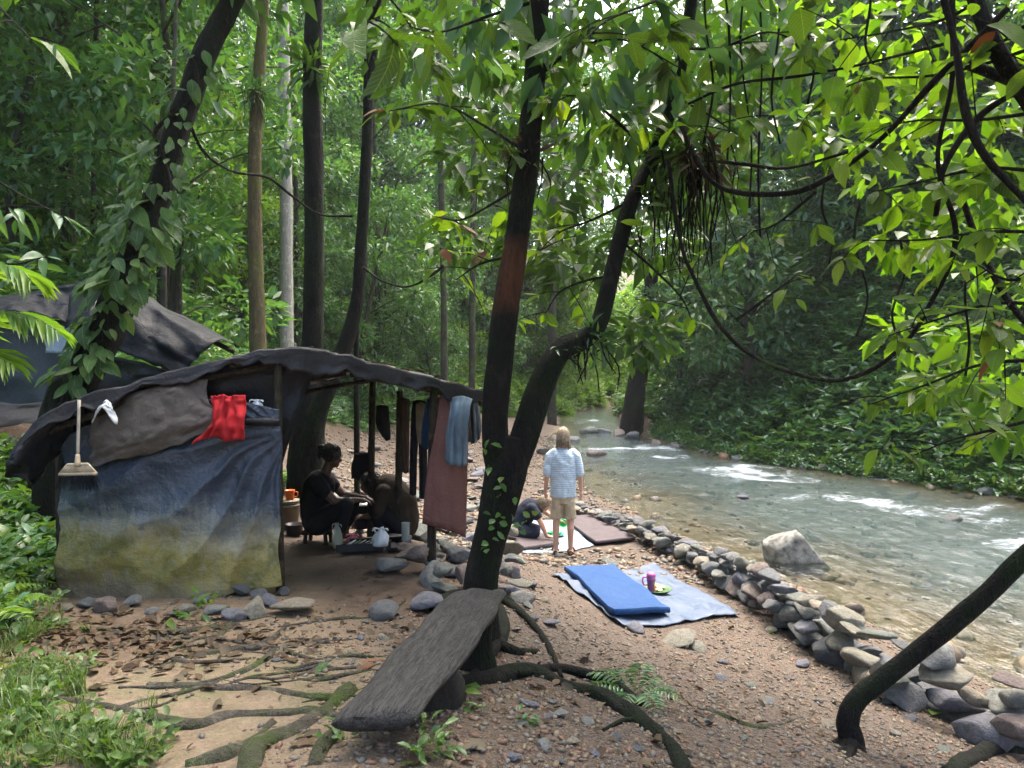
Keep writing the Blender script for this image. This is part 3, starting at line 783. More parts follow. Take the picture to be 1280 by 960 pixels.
def bg_tree_kit(i, kind):
    hgt = {'tall': 15, 'bushy': 6, 'drape': 11}[kind] * rng.uniform(.9, 1.1)
    lean = rng.normal(size=2) * .5
    P = [(lean[0] * t ** 2 + .12 * math.sin(5 * t + i), lean[1] * t ** 2 + .1 * math.cos(4 * t + i), hgt * t - .3 * (t == 0)) for t in (0, .2, .4, .6, .8, 1)]
    r0 = {'tall': .12, 'bushy': .06, 'drape': .15}[kind]
    mb = MB(); mb.add(*tube(P, [r0 * 1.35, r0, r0 * .85, r0 * .7, r0 * .45, r0 * .15], 8, 4, .12, i))
    nb = {'tall': 24, 'bushy': 15, 'drape': 24}[kind]
    lo = {'tall': .16, 'bushy': .15, 'drape': .08}[kind]
    spread = {'tall': 3.0, 'bushy': 1.7, 'drape': 2.5}[kind]
    blobs = []
    for k in range(nb):
        t = lo + (1 - lo) * (k + rng.uniform(0, .8)) / nb
        a = k * 2.4 + rng.uniform(-.4, .4)
        rr = spread * rng.uniform(.35, 1) * (1 - .45 * abs(t - .65) / .65)
        b0 = Vector((np.interp(t, (0, .2, .4, .6, .8, 1), [p[0] for p in P]), np.interp(t, (0, .2, .4, .6, .8, 1), [p[1] for p in P]), hgt * (t - .06)))
        c = Vector((b0.x + rr * math.cos(a), b0.y + rr * math.sin(a), hgt * t + rng.uniform(-.2, .4)))
        mb.add(*tube([b0, (b0 + c) / 2 + Vector((0, 0, .12)), c], [r0 * .3, r0 * .18, .012], 5, 3))
        blobs.append((c, rng.uniform(.5, .95) * {'tall': 1.35, 'bushy': .85, 'drape': 1.3}[kind]))
    lm = {'tall': LEAF_BG, 'bushy': LEAF_YG if i % 2 else LEAF_BG, 'drape': LEAF_DK}[kind]
    return mb.mesh('trunk', BARK), crown_mesh('crown', blobs, {'tall': 270, 'bushy': 230, 'drape': 190}[kind], {'tall': .24, 'bushy': .165, 'drape': .33}[kind], lm)
TK = {k: [bg_tree_kit(i, k) for i in range(n)] for k, n in (('tall', 4), ('bushy', 4), ('drape', 3))}
def bg_tree(kind, x, y, s, rz, label, group, name='forest_tree', i=None):
    tm, cm = TK[kind][rng.integers(0, len(TK[kind])) if i is None else i]
    r_ = empty(name, (x, y, h1(x, y)), rz, label, 'tree', group); r_.scale = (s, s, s)
    link('trunk', tm, r_); link('crown', cm, r_)
    return r_
def plant_trees(kind, n, x0, x1, y0, y1, smin, smax, edge, gap, label, group, name):
    got = []
    for q in range(n * 30):
        if len(got) >= n: break
        x, y = rng.uniform(x0, x1), rng.uniform(y0, y1)
        if clearing(np.array([x]), np.array([y]))[0] < edge: continue
        if math.hypot(x, y) < 8 or (-7.5 < x < -2.6 and y < 11.5): continue
        if any(math.hypot(x - a, y - b) < gap for a, b in got): continue
        got.append((x, y)); bg_tree(kind, x, y, rng.uniform(smin, smax), rng.uniform(0, 6.28), label, group, name)
plant_trees('tall', 26, -26, 3, 13, 40, .8, 1.2, 1.2, 2.6, 'tall slim forest tree on the slope behind the shelters', 'tall trees on the slope behind the shelters', 'slope_tree')
plant_trees('bushy', 40, -18, 3, 11, 40, .8, 1.7, .6, 1.6, 'low leafy understory tree on the slope behind the shelters', 'understory trees on the slope behind the shelters', 'understory_tree')
plant_trees('drape', 26, 5, 26, 10, 34, .8, 1.35, 1.0, 2.2, 'dark green tree hung with foliage on the far river bank', 'dark trees on the far river bank', 'riverbank_tree')
plant_trees('tall', 30, -18, 24, 42, 76, 1.2, 2.0, 2.6, 2.8, 'distant tall tree where the river valley closes upstream', 'distant trees far up the valley', 'valley_tree')
plant_trees('bushy', 20, -8, 16, 40, 66, 1.3, 2.2, .5, 2.4, 'distant low tree beside the river far upstream', 'distant low trees far up the valley', 'valley_bush_tree')
# ------------------------------------------------------------------ the open tarpaulin kitchen shelter
def sheet(name, f, nx, ny, mat, parent, thick=.006):
    V, F = grid(f, nx, ny)
    o = part(name, make_mesh(name, V, F, mat), parent)
    m = o.modifiers.new('thickness', 'SOLIDIFY'); m.thickness = thick; m.offset = 0
    return o
def pole(name, a, b, r_, mat, parent, seed=0, bend=.015):
    a, b = Vector(a), Vector(b)
    mid = (a + b) / 2 + Vector((random.uniform(-bend, bend), random.uniform(-bend, bend), random.uniform(-bend, bend) * .5))
    return part(name, make_mesh(name, *tube([a, (a * 2 + mid) / 3, mid, (b * 2 + mid) / 3, b], [r_ * 1.05, r_, r_, r_ * .95, r_ * .9], 10, 4, .09, seed), mat), parent)

hut = empty('tarpaulin_shelter', (-1.9, 6.3, h1(-1.9, 6.3)), 0, 'low open-sided shelter roofed with sagging black tarpaulin, olive-stained tarpaulin at its front', 'shelter')
FR = [(14, 566, 5.0), (32, 543, 5.05), (60, 514, 5.1), (130, 487, 5.2), (200, 468, 5.35), (270, 450, 5.45), (345, 433, 5.6), (420, 443, 5.8), (500, 461, 6.05), (560, 477, 6.3), (606, 489, 6.5)]
frc = catmull([at(*p) for p in FR], 8)
frl = np.concatenate([[0], np.cumsum(np.linalg.norm(np.diff(frc, axis=0), axis=1))]); frl /= frl[-1]
def roof_front(s): return np.array([np.interp(s, frl, frc[:, k]) for k in range(3)])
def roof_pt(s, t):
    p = roof_front(s)
    back = np.array([p[0] * .96 - .12 + .35 * s, p[1] + 2.75, p[2] - .28 + .10 * math.sin(s * 3)])
    q = p * (1 - t) + back * t
    # rafters hold it up, it sags between them; wrinkles run down the slope
    sag = .014 * (math.cos(s * 2 * math.pi * 6) - 1) * (.4 + .6 * math.sin(math.pi * min(1, t * 1.1)))
    q[2] += sag + .010 * float(fbm(s * 12, t * 5, 51, 3)) + .007 * float(vnoise(s * 50, t * 12, 53))
    q[1] += .03 * float(vnoise(s * 20, t * 4, 55)); q[2] += .022 * float(crumple(s * 14, t * 6, 57))
    return q
roof = sheet('roof', lambda s, t: roof_pt(s, t), 96, 36, TARP_ROOF, hut)
def valance(s, t):
    p = roof_pt(s, 0)
    drop = (.085 + .10 * float(sstep(.5, .58, s)) * (1 - .6 * float(sstep(.6, 1, s))) + .06 * float(vnoise(s * 15, 0, 61)) + .03 * float(vnoise(s * 40, 1, 62))) * float(sstep(-.1, .06, s)) * (.6 + .4 * float(sstep(1, .9, s)))
    p[2] -= drop * t
    p[1] -= .012 * t + .03 * t * float(crumple(s * 26, t * 1.5, 63)); p[2] -= .03 * t * float(crumple(s * 40, 2, 65))
    return p
sheet('roof_edge', valance, 96, 8, TARP_ROOF, hut)
# torn flap of roof sheet hanging at the low end
FL = [[(14, 566, 5.0), (30, 545, 5.05), (58, 517, 5.1), (92, 503, 5.2)],
      [(4, 584, 4.95), (26, 570, 5.0), (60, 540, 5.15), (90, 520, 5.25)],
      [(8, 596, 5.0), (38, 578, 5.1), (68, 560, 5.3), (88, 545, 5.4)],
      [(28, 600, 5.1), (42, 596, 5.15), (62, 578, 5.4), (80, 560, 5.45)],
      [(36, 613, 5.15), (46, 604, 5.2), (58, 584, 5.45), (74, 568, 5.5)]]
FLW = np.array([[at(*p) for p in row] for row in FL])
FLC = [catmull(list(FLW[:, k]), 6) for k in range(4)]; FLR = [catmull([c_[j] for c_ in FLC], 6) for j in range(25)]
def flap(s, t):
    p = FLR[min(24, int(round(t * 24)))][min(18, int(round(s * 18)))]
    return p + np.array([.02 * float(vnoise(s * 6, t * 6, 71)), .03 * float(vnoise(s * 7, t * 7, 72)), .015 * float(vnoise(s * 9, t * 9, 73))])
sheet('roof_flap', flap, 18, 24, TARP_BLK, hut)

# stained front wall: folds fan out from the top right corner
WB = catmull([at(70, 752, 5.42), at(140, 757, 5.4), at(220, 757, 5.42), at(290, 744, 5.52), at(351, 733, 5.62)], 8)
WT = catmull([at(76, 548, 5.38), at(140, 520, 5.4), at(220, 500, 5.45), at(290, 500, 5.52), at(351, 512, 5.62)], 8)
def wall(s, t):
    i = s * (len(WB) - 1)
    b = np.array([np.interp(i, range(len(WB)), WB[:, k]) for k in range(3)]); tp = np.array([np.interp(i, range(len(WT)), WT[:, k]) for k in range(3)])
    p = b * (1 - t) + tp * t
    dx, dz = (s - 1.02) * 1.65, (t - .88) * 1.3
    ang, rad = math.atan2(dz, dx), math.hypot(dx, dz)
    fold = .062 * (.5 - abs(math.sin(ang * 9.5 + 1.2 * float(vnoise(rad * 3, ang * 2, 81))))) * min(1, rad * 1.6) * (1 - .35 * min(1, rad / 1.6))
    hangl = .03 * math.sin(s * 23 + 3 * float(vnoise(s * 4, t * 1.5, 83))) * (1 - t) ** 1.5
    y = fold + hangl + .022 * float(fbm(s * 3.5, t * 3.5, 85, 3)) + .022 * float(crumple(s * 5 + t * 2, t * 4 - s, 88)) + .05 * math.exp(-((s - .25) / .2) ** 2 - ((t - .62) / .15) ** 2)
    return (p[0] + .02 * float(vnoise(t * 5, 3, 86)) * (abs(s - .5) * 2) ** 4, p[1] - y, p[2] + .02 * float(vnoise(s * 9, 2, 87)) * (1 - t) ** 6)
sheet('wall_sheet', wall, 140, 100, TARP_WALL, hut)
# hem of the stained sheet gathered on the ground, tied top roll
part('top_roll', make_mesh('top_roll', *tube([at(306, 528, 5.5), at(328, 527, 5.52), at(350, 528, 5.55)], [.03, .035, .03], 10, 5, .15, 5), TARP_BLK), hut)
def inner(s, t):  # black backing added so the gap under the roof looks dark
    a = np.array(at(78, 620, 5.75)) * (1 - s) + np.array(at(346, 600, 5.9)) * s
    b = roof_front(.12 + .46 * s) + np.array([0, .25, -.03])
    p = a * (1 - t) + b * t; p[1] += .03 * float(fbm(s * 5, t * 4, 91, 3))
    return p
sheet('shade_backing_sheet', inner, 30, 16, TARP_BLK, hut)
BP = [[(114, 583, 5.3), (160, 574, 5.3), (215, 560, 5.34), (274, 534, 5.4)], [(113, 560, 5.28), (165, 545, 5.26), (220, 530, 5.3), (270, 516, 5.38)], [(116, 530, 5.3), (170, 508, 5.3), (222, 492, 5.34), (262, 500, 5.42)], [(120, 506, 5.36), (170, 490, 5.36), (222, 476, 5.4), (258, 474, 5.46)]]
BPW = np.array([[at(*p) for p in row] for row in BP])
BPC = [catmull(list(BPW[:, k]), 12) for k in range(4)]; BPR = [catmull([c_[j] for c_ in BPC], 18) for j in range(37)]
def brown(s, t):
    p = BPR[min(36, int(round(t * 36)))][min(54, int(round(s * 54)))]
    return p + np.array([.012 * float(vnoise(t * 7, 0, 95)), .012 * float(fbm(s * 4, t * 4, 96, 2)) + .035 * float(crumple(s * 5, t * 4, 98)), .014 * float(vnoise(s * 12, t * 3, 97)) * (1 - t)])
o = sheet('patch_sheet', brown, 54, 36, TARP_BROWN, hut); tag(o, 'creased brown plastic patch above the stained sheet')

def on(x, y, z=0): return Vector((x, y, h1(x, y) + z))
def rz_(s, t): return roof_pt(s, t)[2] - .05
b = at(351, 735, 5.68); pole('post', (b.x, b.y, h1(b.x, b.y) - .1), (b.x - .01, b.y, rz_(.56, 0)), .032, WOODPOLE, hut, 1)
b = at(540, 712, 6.42); pole('post', (b.x, b.y, h1(b.x, b.y) - .15), (b.x + .02, b.y, rz_(.9, .03)), .04, WOODPOLE, hut, 2)
b = at(82, 745, 5.6); pole('post', (b.x, b.y, h1(b.x, b.y) - .1), (b.x, b.y, rz_(.12, .05)), .05, WOODPOLE, hut, 3)
for (px, d, s) in ((463, 8.1, .7), (497, 8.0, .8)):
    b = at(px, 650, d); b.z = h1(b.x, b.y)
    pole('post', (b.x, b.y, b.z - .1), (b.x + .03, b.y, rz_(s, .75)), .038, WOODPOLE, hut, px)
b = at(346, 640, 8.2); pole('post', (b.x, b.y, h1(b.x, b.y) - .1), (b.x, b.y, rz_(.55, .85)), .06, WOODPOLE, hut, 9)
b = at(120, 640, 8.0); pole('post', (b.x, b.y, h1(b.x, b.y) - .1), (b.x, b.y, rz_(.18, .9)), .05, WOODPOLE, hut, 10)
for i, s in enumerate((0.1, .26, .42, .56, .70, .84, .97)):
    a, c = roof_pt(s, .02), roof_pt(s, .97)
    a[2] -= .045; c[2] -= .045
    pole('rafter', a, c, .022, WOODPOLE, hut, 20 + i)
for t in (.04, .5, .95):
    for s0, s1 in ((.08, .555), (.565, .98)):
        a, c = roof_pt(s0, t), roof_pt(s1, t); m = roof_pt((s0 + s1) / 2, t)
        part('purlin', make_mesh('purlin', *tube([a + [0, 0, -.09], m + [0, 0, -.09], c + [0, 0, -.09]], .024, 8, 5, .08, 30), WOODPOLE), hut)

# fallen leaves lying on the roof
m = 150; ss = rng.uniform(.45, .98, m); tq = rng.uniform(.02, .6, m)
pts = np.array([roof_pt(a, b_) + np.array([0, 0, .012]) for a, b_ in zip(ss, tq)])
DEADK = []
for i in range(5):
    V, F = leaves(np.zeros((1, 3)), np.array([[1.0, 0, .0]]), np.array([[0, .1 * i - .2, 1.0]]), np.array([1.0]), np.array([.42 + .06 * i]), True)
    V = V - np.array([.5, 0, 0]); V[:, 2] += .25 * (i - 1) * (V[:, 0] ** 2) * .5 + .1 * abs(i - 2) * V[:, 1] ** 2
    DEADK.append(np_mesh('fallen_leaf', V, F, LEAF_DEAD))
sc_ = rng.uniform(.06, .13, m)
scatter('roof_leaf_litter', pts, np.stack([rng.normal(size=m) * .2, rng.normal(size=m) * .2, rng.uniform(0, 6.3, m)], -1), np.stack([sc_] * 3, -1), [kit('leaf_kit', q) for q in DEADK], 'fallen brown leaves lying on the tarpaulin roof', 'leaf litter')

# ------------------------------------------------------------------ the shelter behind, up the bank
rear = empty('tarpaulin_tent', at(110, 490, 8.6), 0, 'dark tarpaulin tent on higher ground beside the vine-covered leaning trunk', 'tent')
RL = [[(-60, 395, 8.1), (30, 392, 8.15), (85, 405, 8.2)], [(-60, 388, 8.5), (30, 372, 8.6), (105, 376, 8.6)], [(-60, 382, 9.0), (40, 366, 9.0), (126, 348, 9.0)]]
def bez(rowpts, n):
    W = np.array([[at(*p) for p in row] for row in rowpts])
    nr, nc = W.shape[:2]
    CC = [catmull(list(W[:, k]), n) for k in range(nc)]; rowc = {}
    def f(s, t, amp=.03, sd=0):
        j = int(round(t * n * (nr - 1)))
        if j not in rowc: rowc[j] = catmull([c_[j] for c_ in CC], n)
        p = rowc[j][int(round(s * n * (nc - 1)))]
        return p + np.array([0, amp * float(fbm(s * 3, t * 3, sd, 2)) * .6 + amp * .9 * float(crumple(s * 3.5, t * 3.5, sd + 3)), amp * .5 * float(crumple(s * 4, t * 3, sd + 7))])
    return f, n * (nc - 1), n * (nr - 1)
def bsheet(name, rowpts, n, mat, parent, amp=.03, sd=0):
    f, a, b_ = bez(rowpts, n)
    return sheet(name, lambda s, t: f(s, t, amp, sd), a, b_, mat, parent)
bsheet('roof', RL, 16, TARP_REAR, rear, .1, 3)
bsheet('roof', [[(85, 405, 8.2), (150, 440, 7.9), (220, 470, 7.9)], [(105, 376, 8.6), (175, 400, 8.2), (245, 448, 8.0)], [(126, 348, 9.0), (190, 378, 8.7), (272, 425, 8.2)], [(130, 350, 9.3), (200, 384, 9.2), (296, 436, 8.6)]], 13, TARP_REAR, rear, .1, 13)
bsheet('end_wall', [[(-60, 512, 8.2), (40, 512, 8.25), (120, 505, 8.3)], [(-60, 450, 8.25), (40, 450, 8.3), (110, 450, 8.35)], [(-60, 396, 8.3), (30, 396, 8.3), (88, 406, 8.35)]], 9, TARP_GREY, rear, .08, 23)
bsheet('side_wall', [[(112, 500, 8.32), (170, 495, 8.1), (240, 480, 8.0)], [(100, 440, 8.35), (160, 450, 8.1), (225, 468, 8.0)]], 9, TARP_BLK, rear, .05, 25)
o = bsheet('patch_sheet', [[(57, 441, 8.2), (75, 442, 8.2), (93, 443, 8.22)], [(58, 425, 8.22), (76, 424, 8.22), (92, 420, 8.25)], [(60, 408, 8.24), (76, 408, 8.24), (90, 410, 8.27)]], 5, TARP_PALE, rear, .01, 31)
bsheet('roof_flap', [[(80, 412, 8.15), (96, 404, 8.1), (112, 398, 8.1)], [(82, 398, 8.2), (104, 385, 8.2), (120, 376, 8.25)], [(86, 370, 8.5), (106, 362, 8.5), (126, 352, 8.6)]], 5, TARP_BLK, rear, .04, 37)
for px, d in ((-40, 8.5), (100, 8.6), (215, 8.2)):
    p = at(px, 520, d); pole('post', (p.x, p.y, h1(p.x, p.y) - .2), (p.x, p.y, at(px, 405 if px < 200 else 455, d).z), .035, WOODPOLE, rear, px)
pole('ridge_pole', at(126, 354, 9.05), at(292, 440, 8.5), .03, WOODPOLE, rear, 77)
bsheet('skirt', [[(-60, 540, 8.0), (40, 530, 8.0), (120, 520, 8.1)], [(-60, 505, 8.2), (40, 504, 8.22), (120, 498, 8.26)]], 8, TARP_BROWN, rear, .06, 41)

# ------------------------------------------------------------------ hung-up things
def hang(name, rowpts, n, mat, label, cat, amp=.03, sd=0, thick=.008, folds=0, group=None):
    f, a, b_ = bez(rowpts, n)
    def g(s, t):
        p = f(s, t, amp, sd)
        if folds: p[1] += .02 * math.sin(s * folds * 6.28 + 2 * float(vnoise(s * 3, t * 2, sd))) * (.4 + .6 * (1 - t))
        return p
    V, F = grid(g, a, b_)
    o = link(name, make_mesh(name, V, F, mat))
    m = o.modifiers.new('thickness', 'SOLIDIFY'); m.thickness = thick; m.offset = 0
    return tag(o, label, cat, group)
RED = cloth('red_cloth', (.36, .018, .022), .85); DENIM = cloth('grey_blue_cloth', (.11, .155, .19)); NAVY = cloth('navy_cloth', (.02, .045, .09)); BLACKC = cloth('black_cloth', (.012, .012, .014))
BROWNC = cloth('brown_cloth', (.05, .035, .025)); GREYC = cloth('grey_cloth', (.10, .11, .115)); WHITEC = cloth('white_cloth', (.55, .58, .6)); KHAKIC = cloth('khaki_cloth', (.16, .13, .08))
hang('red_shirt', [[(240, 556, 5.30), (262, 548, 5.29), (284, 553, 5.28), (304, 552, 5.32)], [(262, 530, 5.32), (272, 524, 5.30), (286, 522, 5.28), (305, 524, 5.32)], [(263, 494, 5.36), (274, 494, 5.34), (288, 494, 5.33), (304, 494, 5.36)]], 9, RED, 'faded red shirt hung up beside the brown plastic patch', 'shirt', .045, 101, .008, 4.5)
hang('rag', [[(112, 530, 5.18), (124, 512, 5.14), (134, 518, 5.16), (147, 530, 5.2)], [(118, 516, 5.2), (128, 506, 5.17), (134, 508, 5.18), (142, 514, 5.2)], [(128, 503, 5.22), (131, 502, 5.2), (134, 502, 5.2), (138, 503, 5.22)]], 6, WHITEC, 'white and blue rag tied under the low end of the roof', 'rag', .03, 103)
o = hang('blue_cloth', [[(74, 560, 5.5), (86, 562, 5.48), (97, 560, 5.5)], [(76, 530, 5.5), (86, 530, 5.47), (97, 528, 5.5)], [(80, 512, 5.5), (88, 510, 5.48), (96, 508, 5.5)]], 6, NAVY, 'dark blue cloth hung under the low end of the roof beside the broom', 'cloth', .02, 105)
hang('maroon_sheet', [[(528, 655, 6.33), (545, 659, 6.30), (564, 665, 6.31), (582, 672, 6.36)], [(534, 590, 6.33), (548, 592, 6.30), (566, 592, 6.3), (584, 594, 6.35)], [(544, 540, 6.34), (556, 540, 6.32), (570, 540, 6.31), (585, 542, 6.35)], [(550, 494, 6.4), (560, 494, 6.38), (572, 495, 6.38), (586, 496, 6.42)]], 8, TARP_MAROON, 'large maroon-brown sheet hung from the roof edge in front of the post', 'sheet', .015, 107, .012)
hang('grey_towel', [[(557, 578, 6.22), (566, 582, 6.19), (574, 583, 6.2), (582, 582, 6.23)], [(558, 545, 6.22), (567, 548, 6.18), (575, 548, 6.19), (584, 548, 6.23)], [(562, 515, 6.25), (570, 514, 6.2), (578, 513, 6.2), (587, 514, 6.25)], [(563, 498, 6.34), (571, 496, 6.3), (580, 496, 6.3), (590, 499, 6.34)]], 7, DENIM, 'grey-blue trousers draped over the maroon sheet', 'trousers', .012, 109, .014, 3)
hang('grey_shirt', [[(589, 556, 6.5), (595, 553, 6.47), (600, 548, 6.5)], [(589, 530, 6.5), (595, 528, 6.46), (601, 530, 6.5)], [(588, 503, 6.52), (592, 500, 6.5), (597, 503, 6.52)]], 6, GREYC, 'dark grey shirt hanging behind the edge of the maroon sheet', 'shirt', .02, 111, .01, 2)
hang('navy_shirt', [[(526, 558, 6.75), (535, 562, 6.7), (543, 556, 6.75)], [(528, 530, 6.75), (538, 530, 6.7), (547, 530, 6.75)], [(534, 498, 6.8), (542, 496, 6.77), (550, 498, 6.8)]], 6, NAVY, 'navy blue shirt hanging beside the maroon sheet', 'shirt', .015, 113, .01, 2)
tr_ = empty('black_trousers', at(520, 500, 7.0), 0, 'long black trousers hanging by the waist under the roof', 'trousers')
for nm, rows in (('waist', [[(513, 545, 7.0), (522, 546, 6.97), (533, 545, 7.0)], [(514, 520, 7.0), (523, 520, 6.96), (533, 520, 7.0)], [(516, 502, 7.02), (524, 500, 7.0), (532, 502, 7.02)]]),
                 ('trouser_leg', [[(512, 618, 7.0), (516, 620, 6.98), (520, 619, 7.0)], [(512, 580, 7.0), (517, 580, 6.97), (521, 580, 7.0)], [(513, 543, 7.01), (518, 543, 6.98), (523, 543, 7.01)]]),
                 ('trouser_leg', [[(524, 622, 7.0), (528, 624, 6.98), (533, 622, 7.0)], [(524, 580, 7.0), (529, 580, 6.97), (534, 580, 7.0)], [(523, 543, 7.01), (528, 543, 6.98), (533, 543, 7.01)]])):
    bsheet(nm, rows, 5, BLACKC, tr_, .012, 117)
hang('brown_trousers', [[(503, 590, 7.3), (507, 592, 7.26), (511, 590, 7.3)], [(500, 545, 7.3), (505, 546, 7.25), (511, 545, 7.3)], [(499, 500, 7.35), (505, 498, 7.32), (512, 500, 7.35)]], 6, BROWNC, 'dark brown garment hanging beside the black trousers', 'garment', .02, 119, .012, 2)
hang('khaki_shirt', [[(522, 552, 6.9), (529, 560, 6.88), (534, 556, 6.9)], [(520, 530, 6.92), (527, 530, 6.9), (533, 530, 6.92)], [(520, 505, 6.95), (526, 503, 6.93), (532, 505, 6.95)]], 5, KHAKIC, 'pale khaki shirt hanging between the black trousers and the navy shirt', 'shirt', .012, 121)
hang('dark_shorts', [[(478, 546, 7.9), (483, 551, 7.87), (488, 549, 7.9)], [(470, 530, 7.9), (479, 530, 7.86), (487, 530, 7.9)], [(470, 508, 7.95), (478, 506, 7.93), (486, 508, 7.95)]], 5, BLACKC, 'black shorts hanging between the two back posts', 'shorts', .02, 123)

br = empty('broom', at(97, 612, 5.08), 0, 'hanging broom with pale head and black bristles on the low end', 'broom')
a, c = at(97, 575, 5.1), at(99, 500, 5.16)
part('handle', make_mesh('handle', *tube([a, (a + c) / 2, c], .011, 8, 3), simple('broom_stick', (.34, .30, .25), .6)), br)
PALEW = simple('broom_head', (.42, .33, .22), .6, .3, 20)
mb = MB()
tl, trr, bl, brr = at(84, 581, 5.08), at(110, 580, 5.08), at(74, 593, 5.08), at(121, 592, 5.08)
mb.add(*tube([bl, (bl + brr) / 2, brr], .012, 8, 4)); mb.add(*tube([tl, (tl + trr) / 2, trr], .010, 8, 4))
for q in range(15):
    k = q / 14; mb.add(*tube([tl.lerp(trr, k), bl.lerp(brr, k)], .0075, 6, 2))
mb.add(*tube([at(97, 583, 5.07), at(97, 568, 5.09)], [.022, .014], 8, 3))
part('head', mb.mesh('head', PALEW), br)
mb = MB()
for q in range(120):
    k = rng.uniform(0, 1); p = bl.lerp(brr, k) + Vector((0, rng.uniform(-.012, .012), -.008))
    e = p + Vector(((k - .5) * .05 + rng.normal() * .012, rng.normal() * .012, -rng.uniform(.075, .115)))
    mb.add(*tube([p, (p + e) / 2, e], [.0022, .002, .0012], 3, 2))
part('bristles', mb.mesh('bristles', BLACKC), br)

def bag(name, c, r_, hgt, mat, label, knot=True, cat='plastic bag', sd=0):
    V, F = lathe([(.02, 0), (.8, .02), (1, .15), (1.02, .35), (.92, .55), (.66, .74), (.42, .84), (.34, .88), (.4, .93), (.2, .94)], 30, None, True)
    V = np.array([v[:] for v in V]); a = np.arctan2(V[:, 1], V[:, 0])
    q = 1 + .16 * np.sin(a * 4 + sd + 5 * V[:, 2]) * V[:, 2] + .26 * fbm(np.cos(a) * 1.6 + 7 + sd, np.sin(a) * 1.6 + V[:, 2] * 3, sd, 3)
    V = np.stack([V[:, 0] * q * r_ + .12 * r_ * np.sin(V[:, 2] * 3 + sd), V[:, 1] * q * r_ * .8, V[:, 2] * hgt * (1 + .06 * np.sin(a * 2 + sd))], -1) + np.array(c)
    root = empty(name, c, 0, label, cat)
    part('pouch', make_mesh('pouch', V, F, mat), root)
    for sg in (-1, 1):
        top = Vector(c) + Vector((0, 0, hgt * .9))
        k_ = 1.0 if sg < 0 else .6; ear = [top + Vector((sg * .1 * r_, 0, -.02 * hgt)), top + Vector((sg * .6 * r_, -.02, hgt * .06 * k_)), top + Vector((sg * .85 * r_, -.03, hgt * .02)), top + Vector((sg * .95 * r_, -.03, -hgt * .1 * k_))]
        part('handle', make_mesh('handle', *tube(ear, [r_ * .18, r_ * .22, r_ * .2, r_ * .08], 8, 4, .3, sd, .4), mat), root)
    return root
WHITEP = plastic('white_plastic', (.62, .66, .68), .35)
p = at(322, 522, 5.6)
bag('plastic_bag', p, .055, .14, WHITEP, 'small pale plastic bag tucked behind the top roll of the stained sheet', sd=3)
# ------------------------------------------------------------------ the trees one can tell apart
def trunk_tree(name, paths, mat, label, cat='tree', seg=12, rough=.13, base=None, seed=1):
    p0 = Vector(base) if base else at(*paths[0][0][0])
    r_ = empty(name, p0, 0, label, cat)
    mb = MB()
    for i, (P, rad) in enumerate(paths):
        mb.add(*tube([at(*p) if isinstance(p, tuple) else p for p in P], rad, seg, 8, rough, seed + i))
    part('trunk', mb.mesh('trunk', mat), r_)
    return r_
def gpt(x, y, dz=0): return Vector((x, y, h1(x, y) + dz))
LEAVES1 = {}
def leaf_set(mat, wr=.5):
    key = (mat.name, wr)
    if key not in LEAVES1:
        out = []
        mat = {'broad_leaf': NEAR_V, 'olive_leaf': OLIVE_V, 'vine_leaf': VINE_V}.get(mat.name, mat)
        for i in range(6):
            V, F = leaves(np.zeros((1, 3)), np.array([[1.0, 0, 0]]), np.array([[0, 0, 1.0]]), np.array([1.0]), np.array([wr * (.8 + .09 * i)]), 2)
            V[:, 2] += -.13 * (i - .7) * V[:, 0] ** 2 + .06 * np.sin(V[:, 0] * 9 + i) * np.abs(V[:, 1])
            V[:, 1] += .06 * (i - 2.5) * V[:, 0] ** 2
            out.append(np_mesh('leaf', V, F, mat, True))
        LEAVES1[key] = out
    return LEAVES1[key]
def put_leaf(parent, pinv, p, d, nrm, ln, mat, wr=.5):
    d = Vector(d).normalized(); s = Vector(nrm).cross(d).normalized(); n = d.cross(s)
    o = link('leaf', random.choice(leaf_set(mat, wr)), parent)
    M = Matrix.Translation(p) @ Matrix((d, s, n)).transposed().to_4x4() @ Matrix.Scale(ln, 4)
    o.matrix_basis = pinv @ M
    return o
def inv_of(o): return (Matrix.Translation(o.location) @ o.rotation_euler.to_matrix().to_4x4()).inverted()
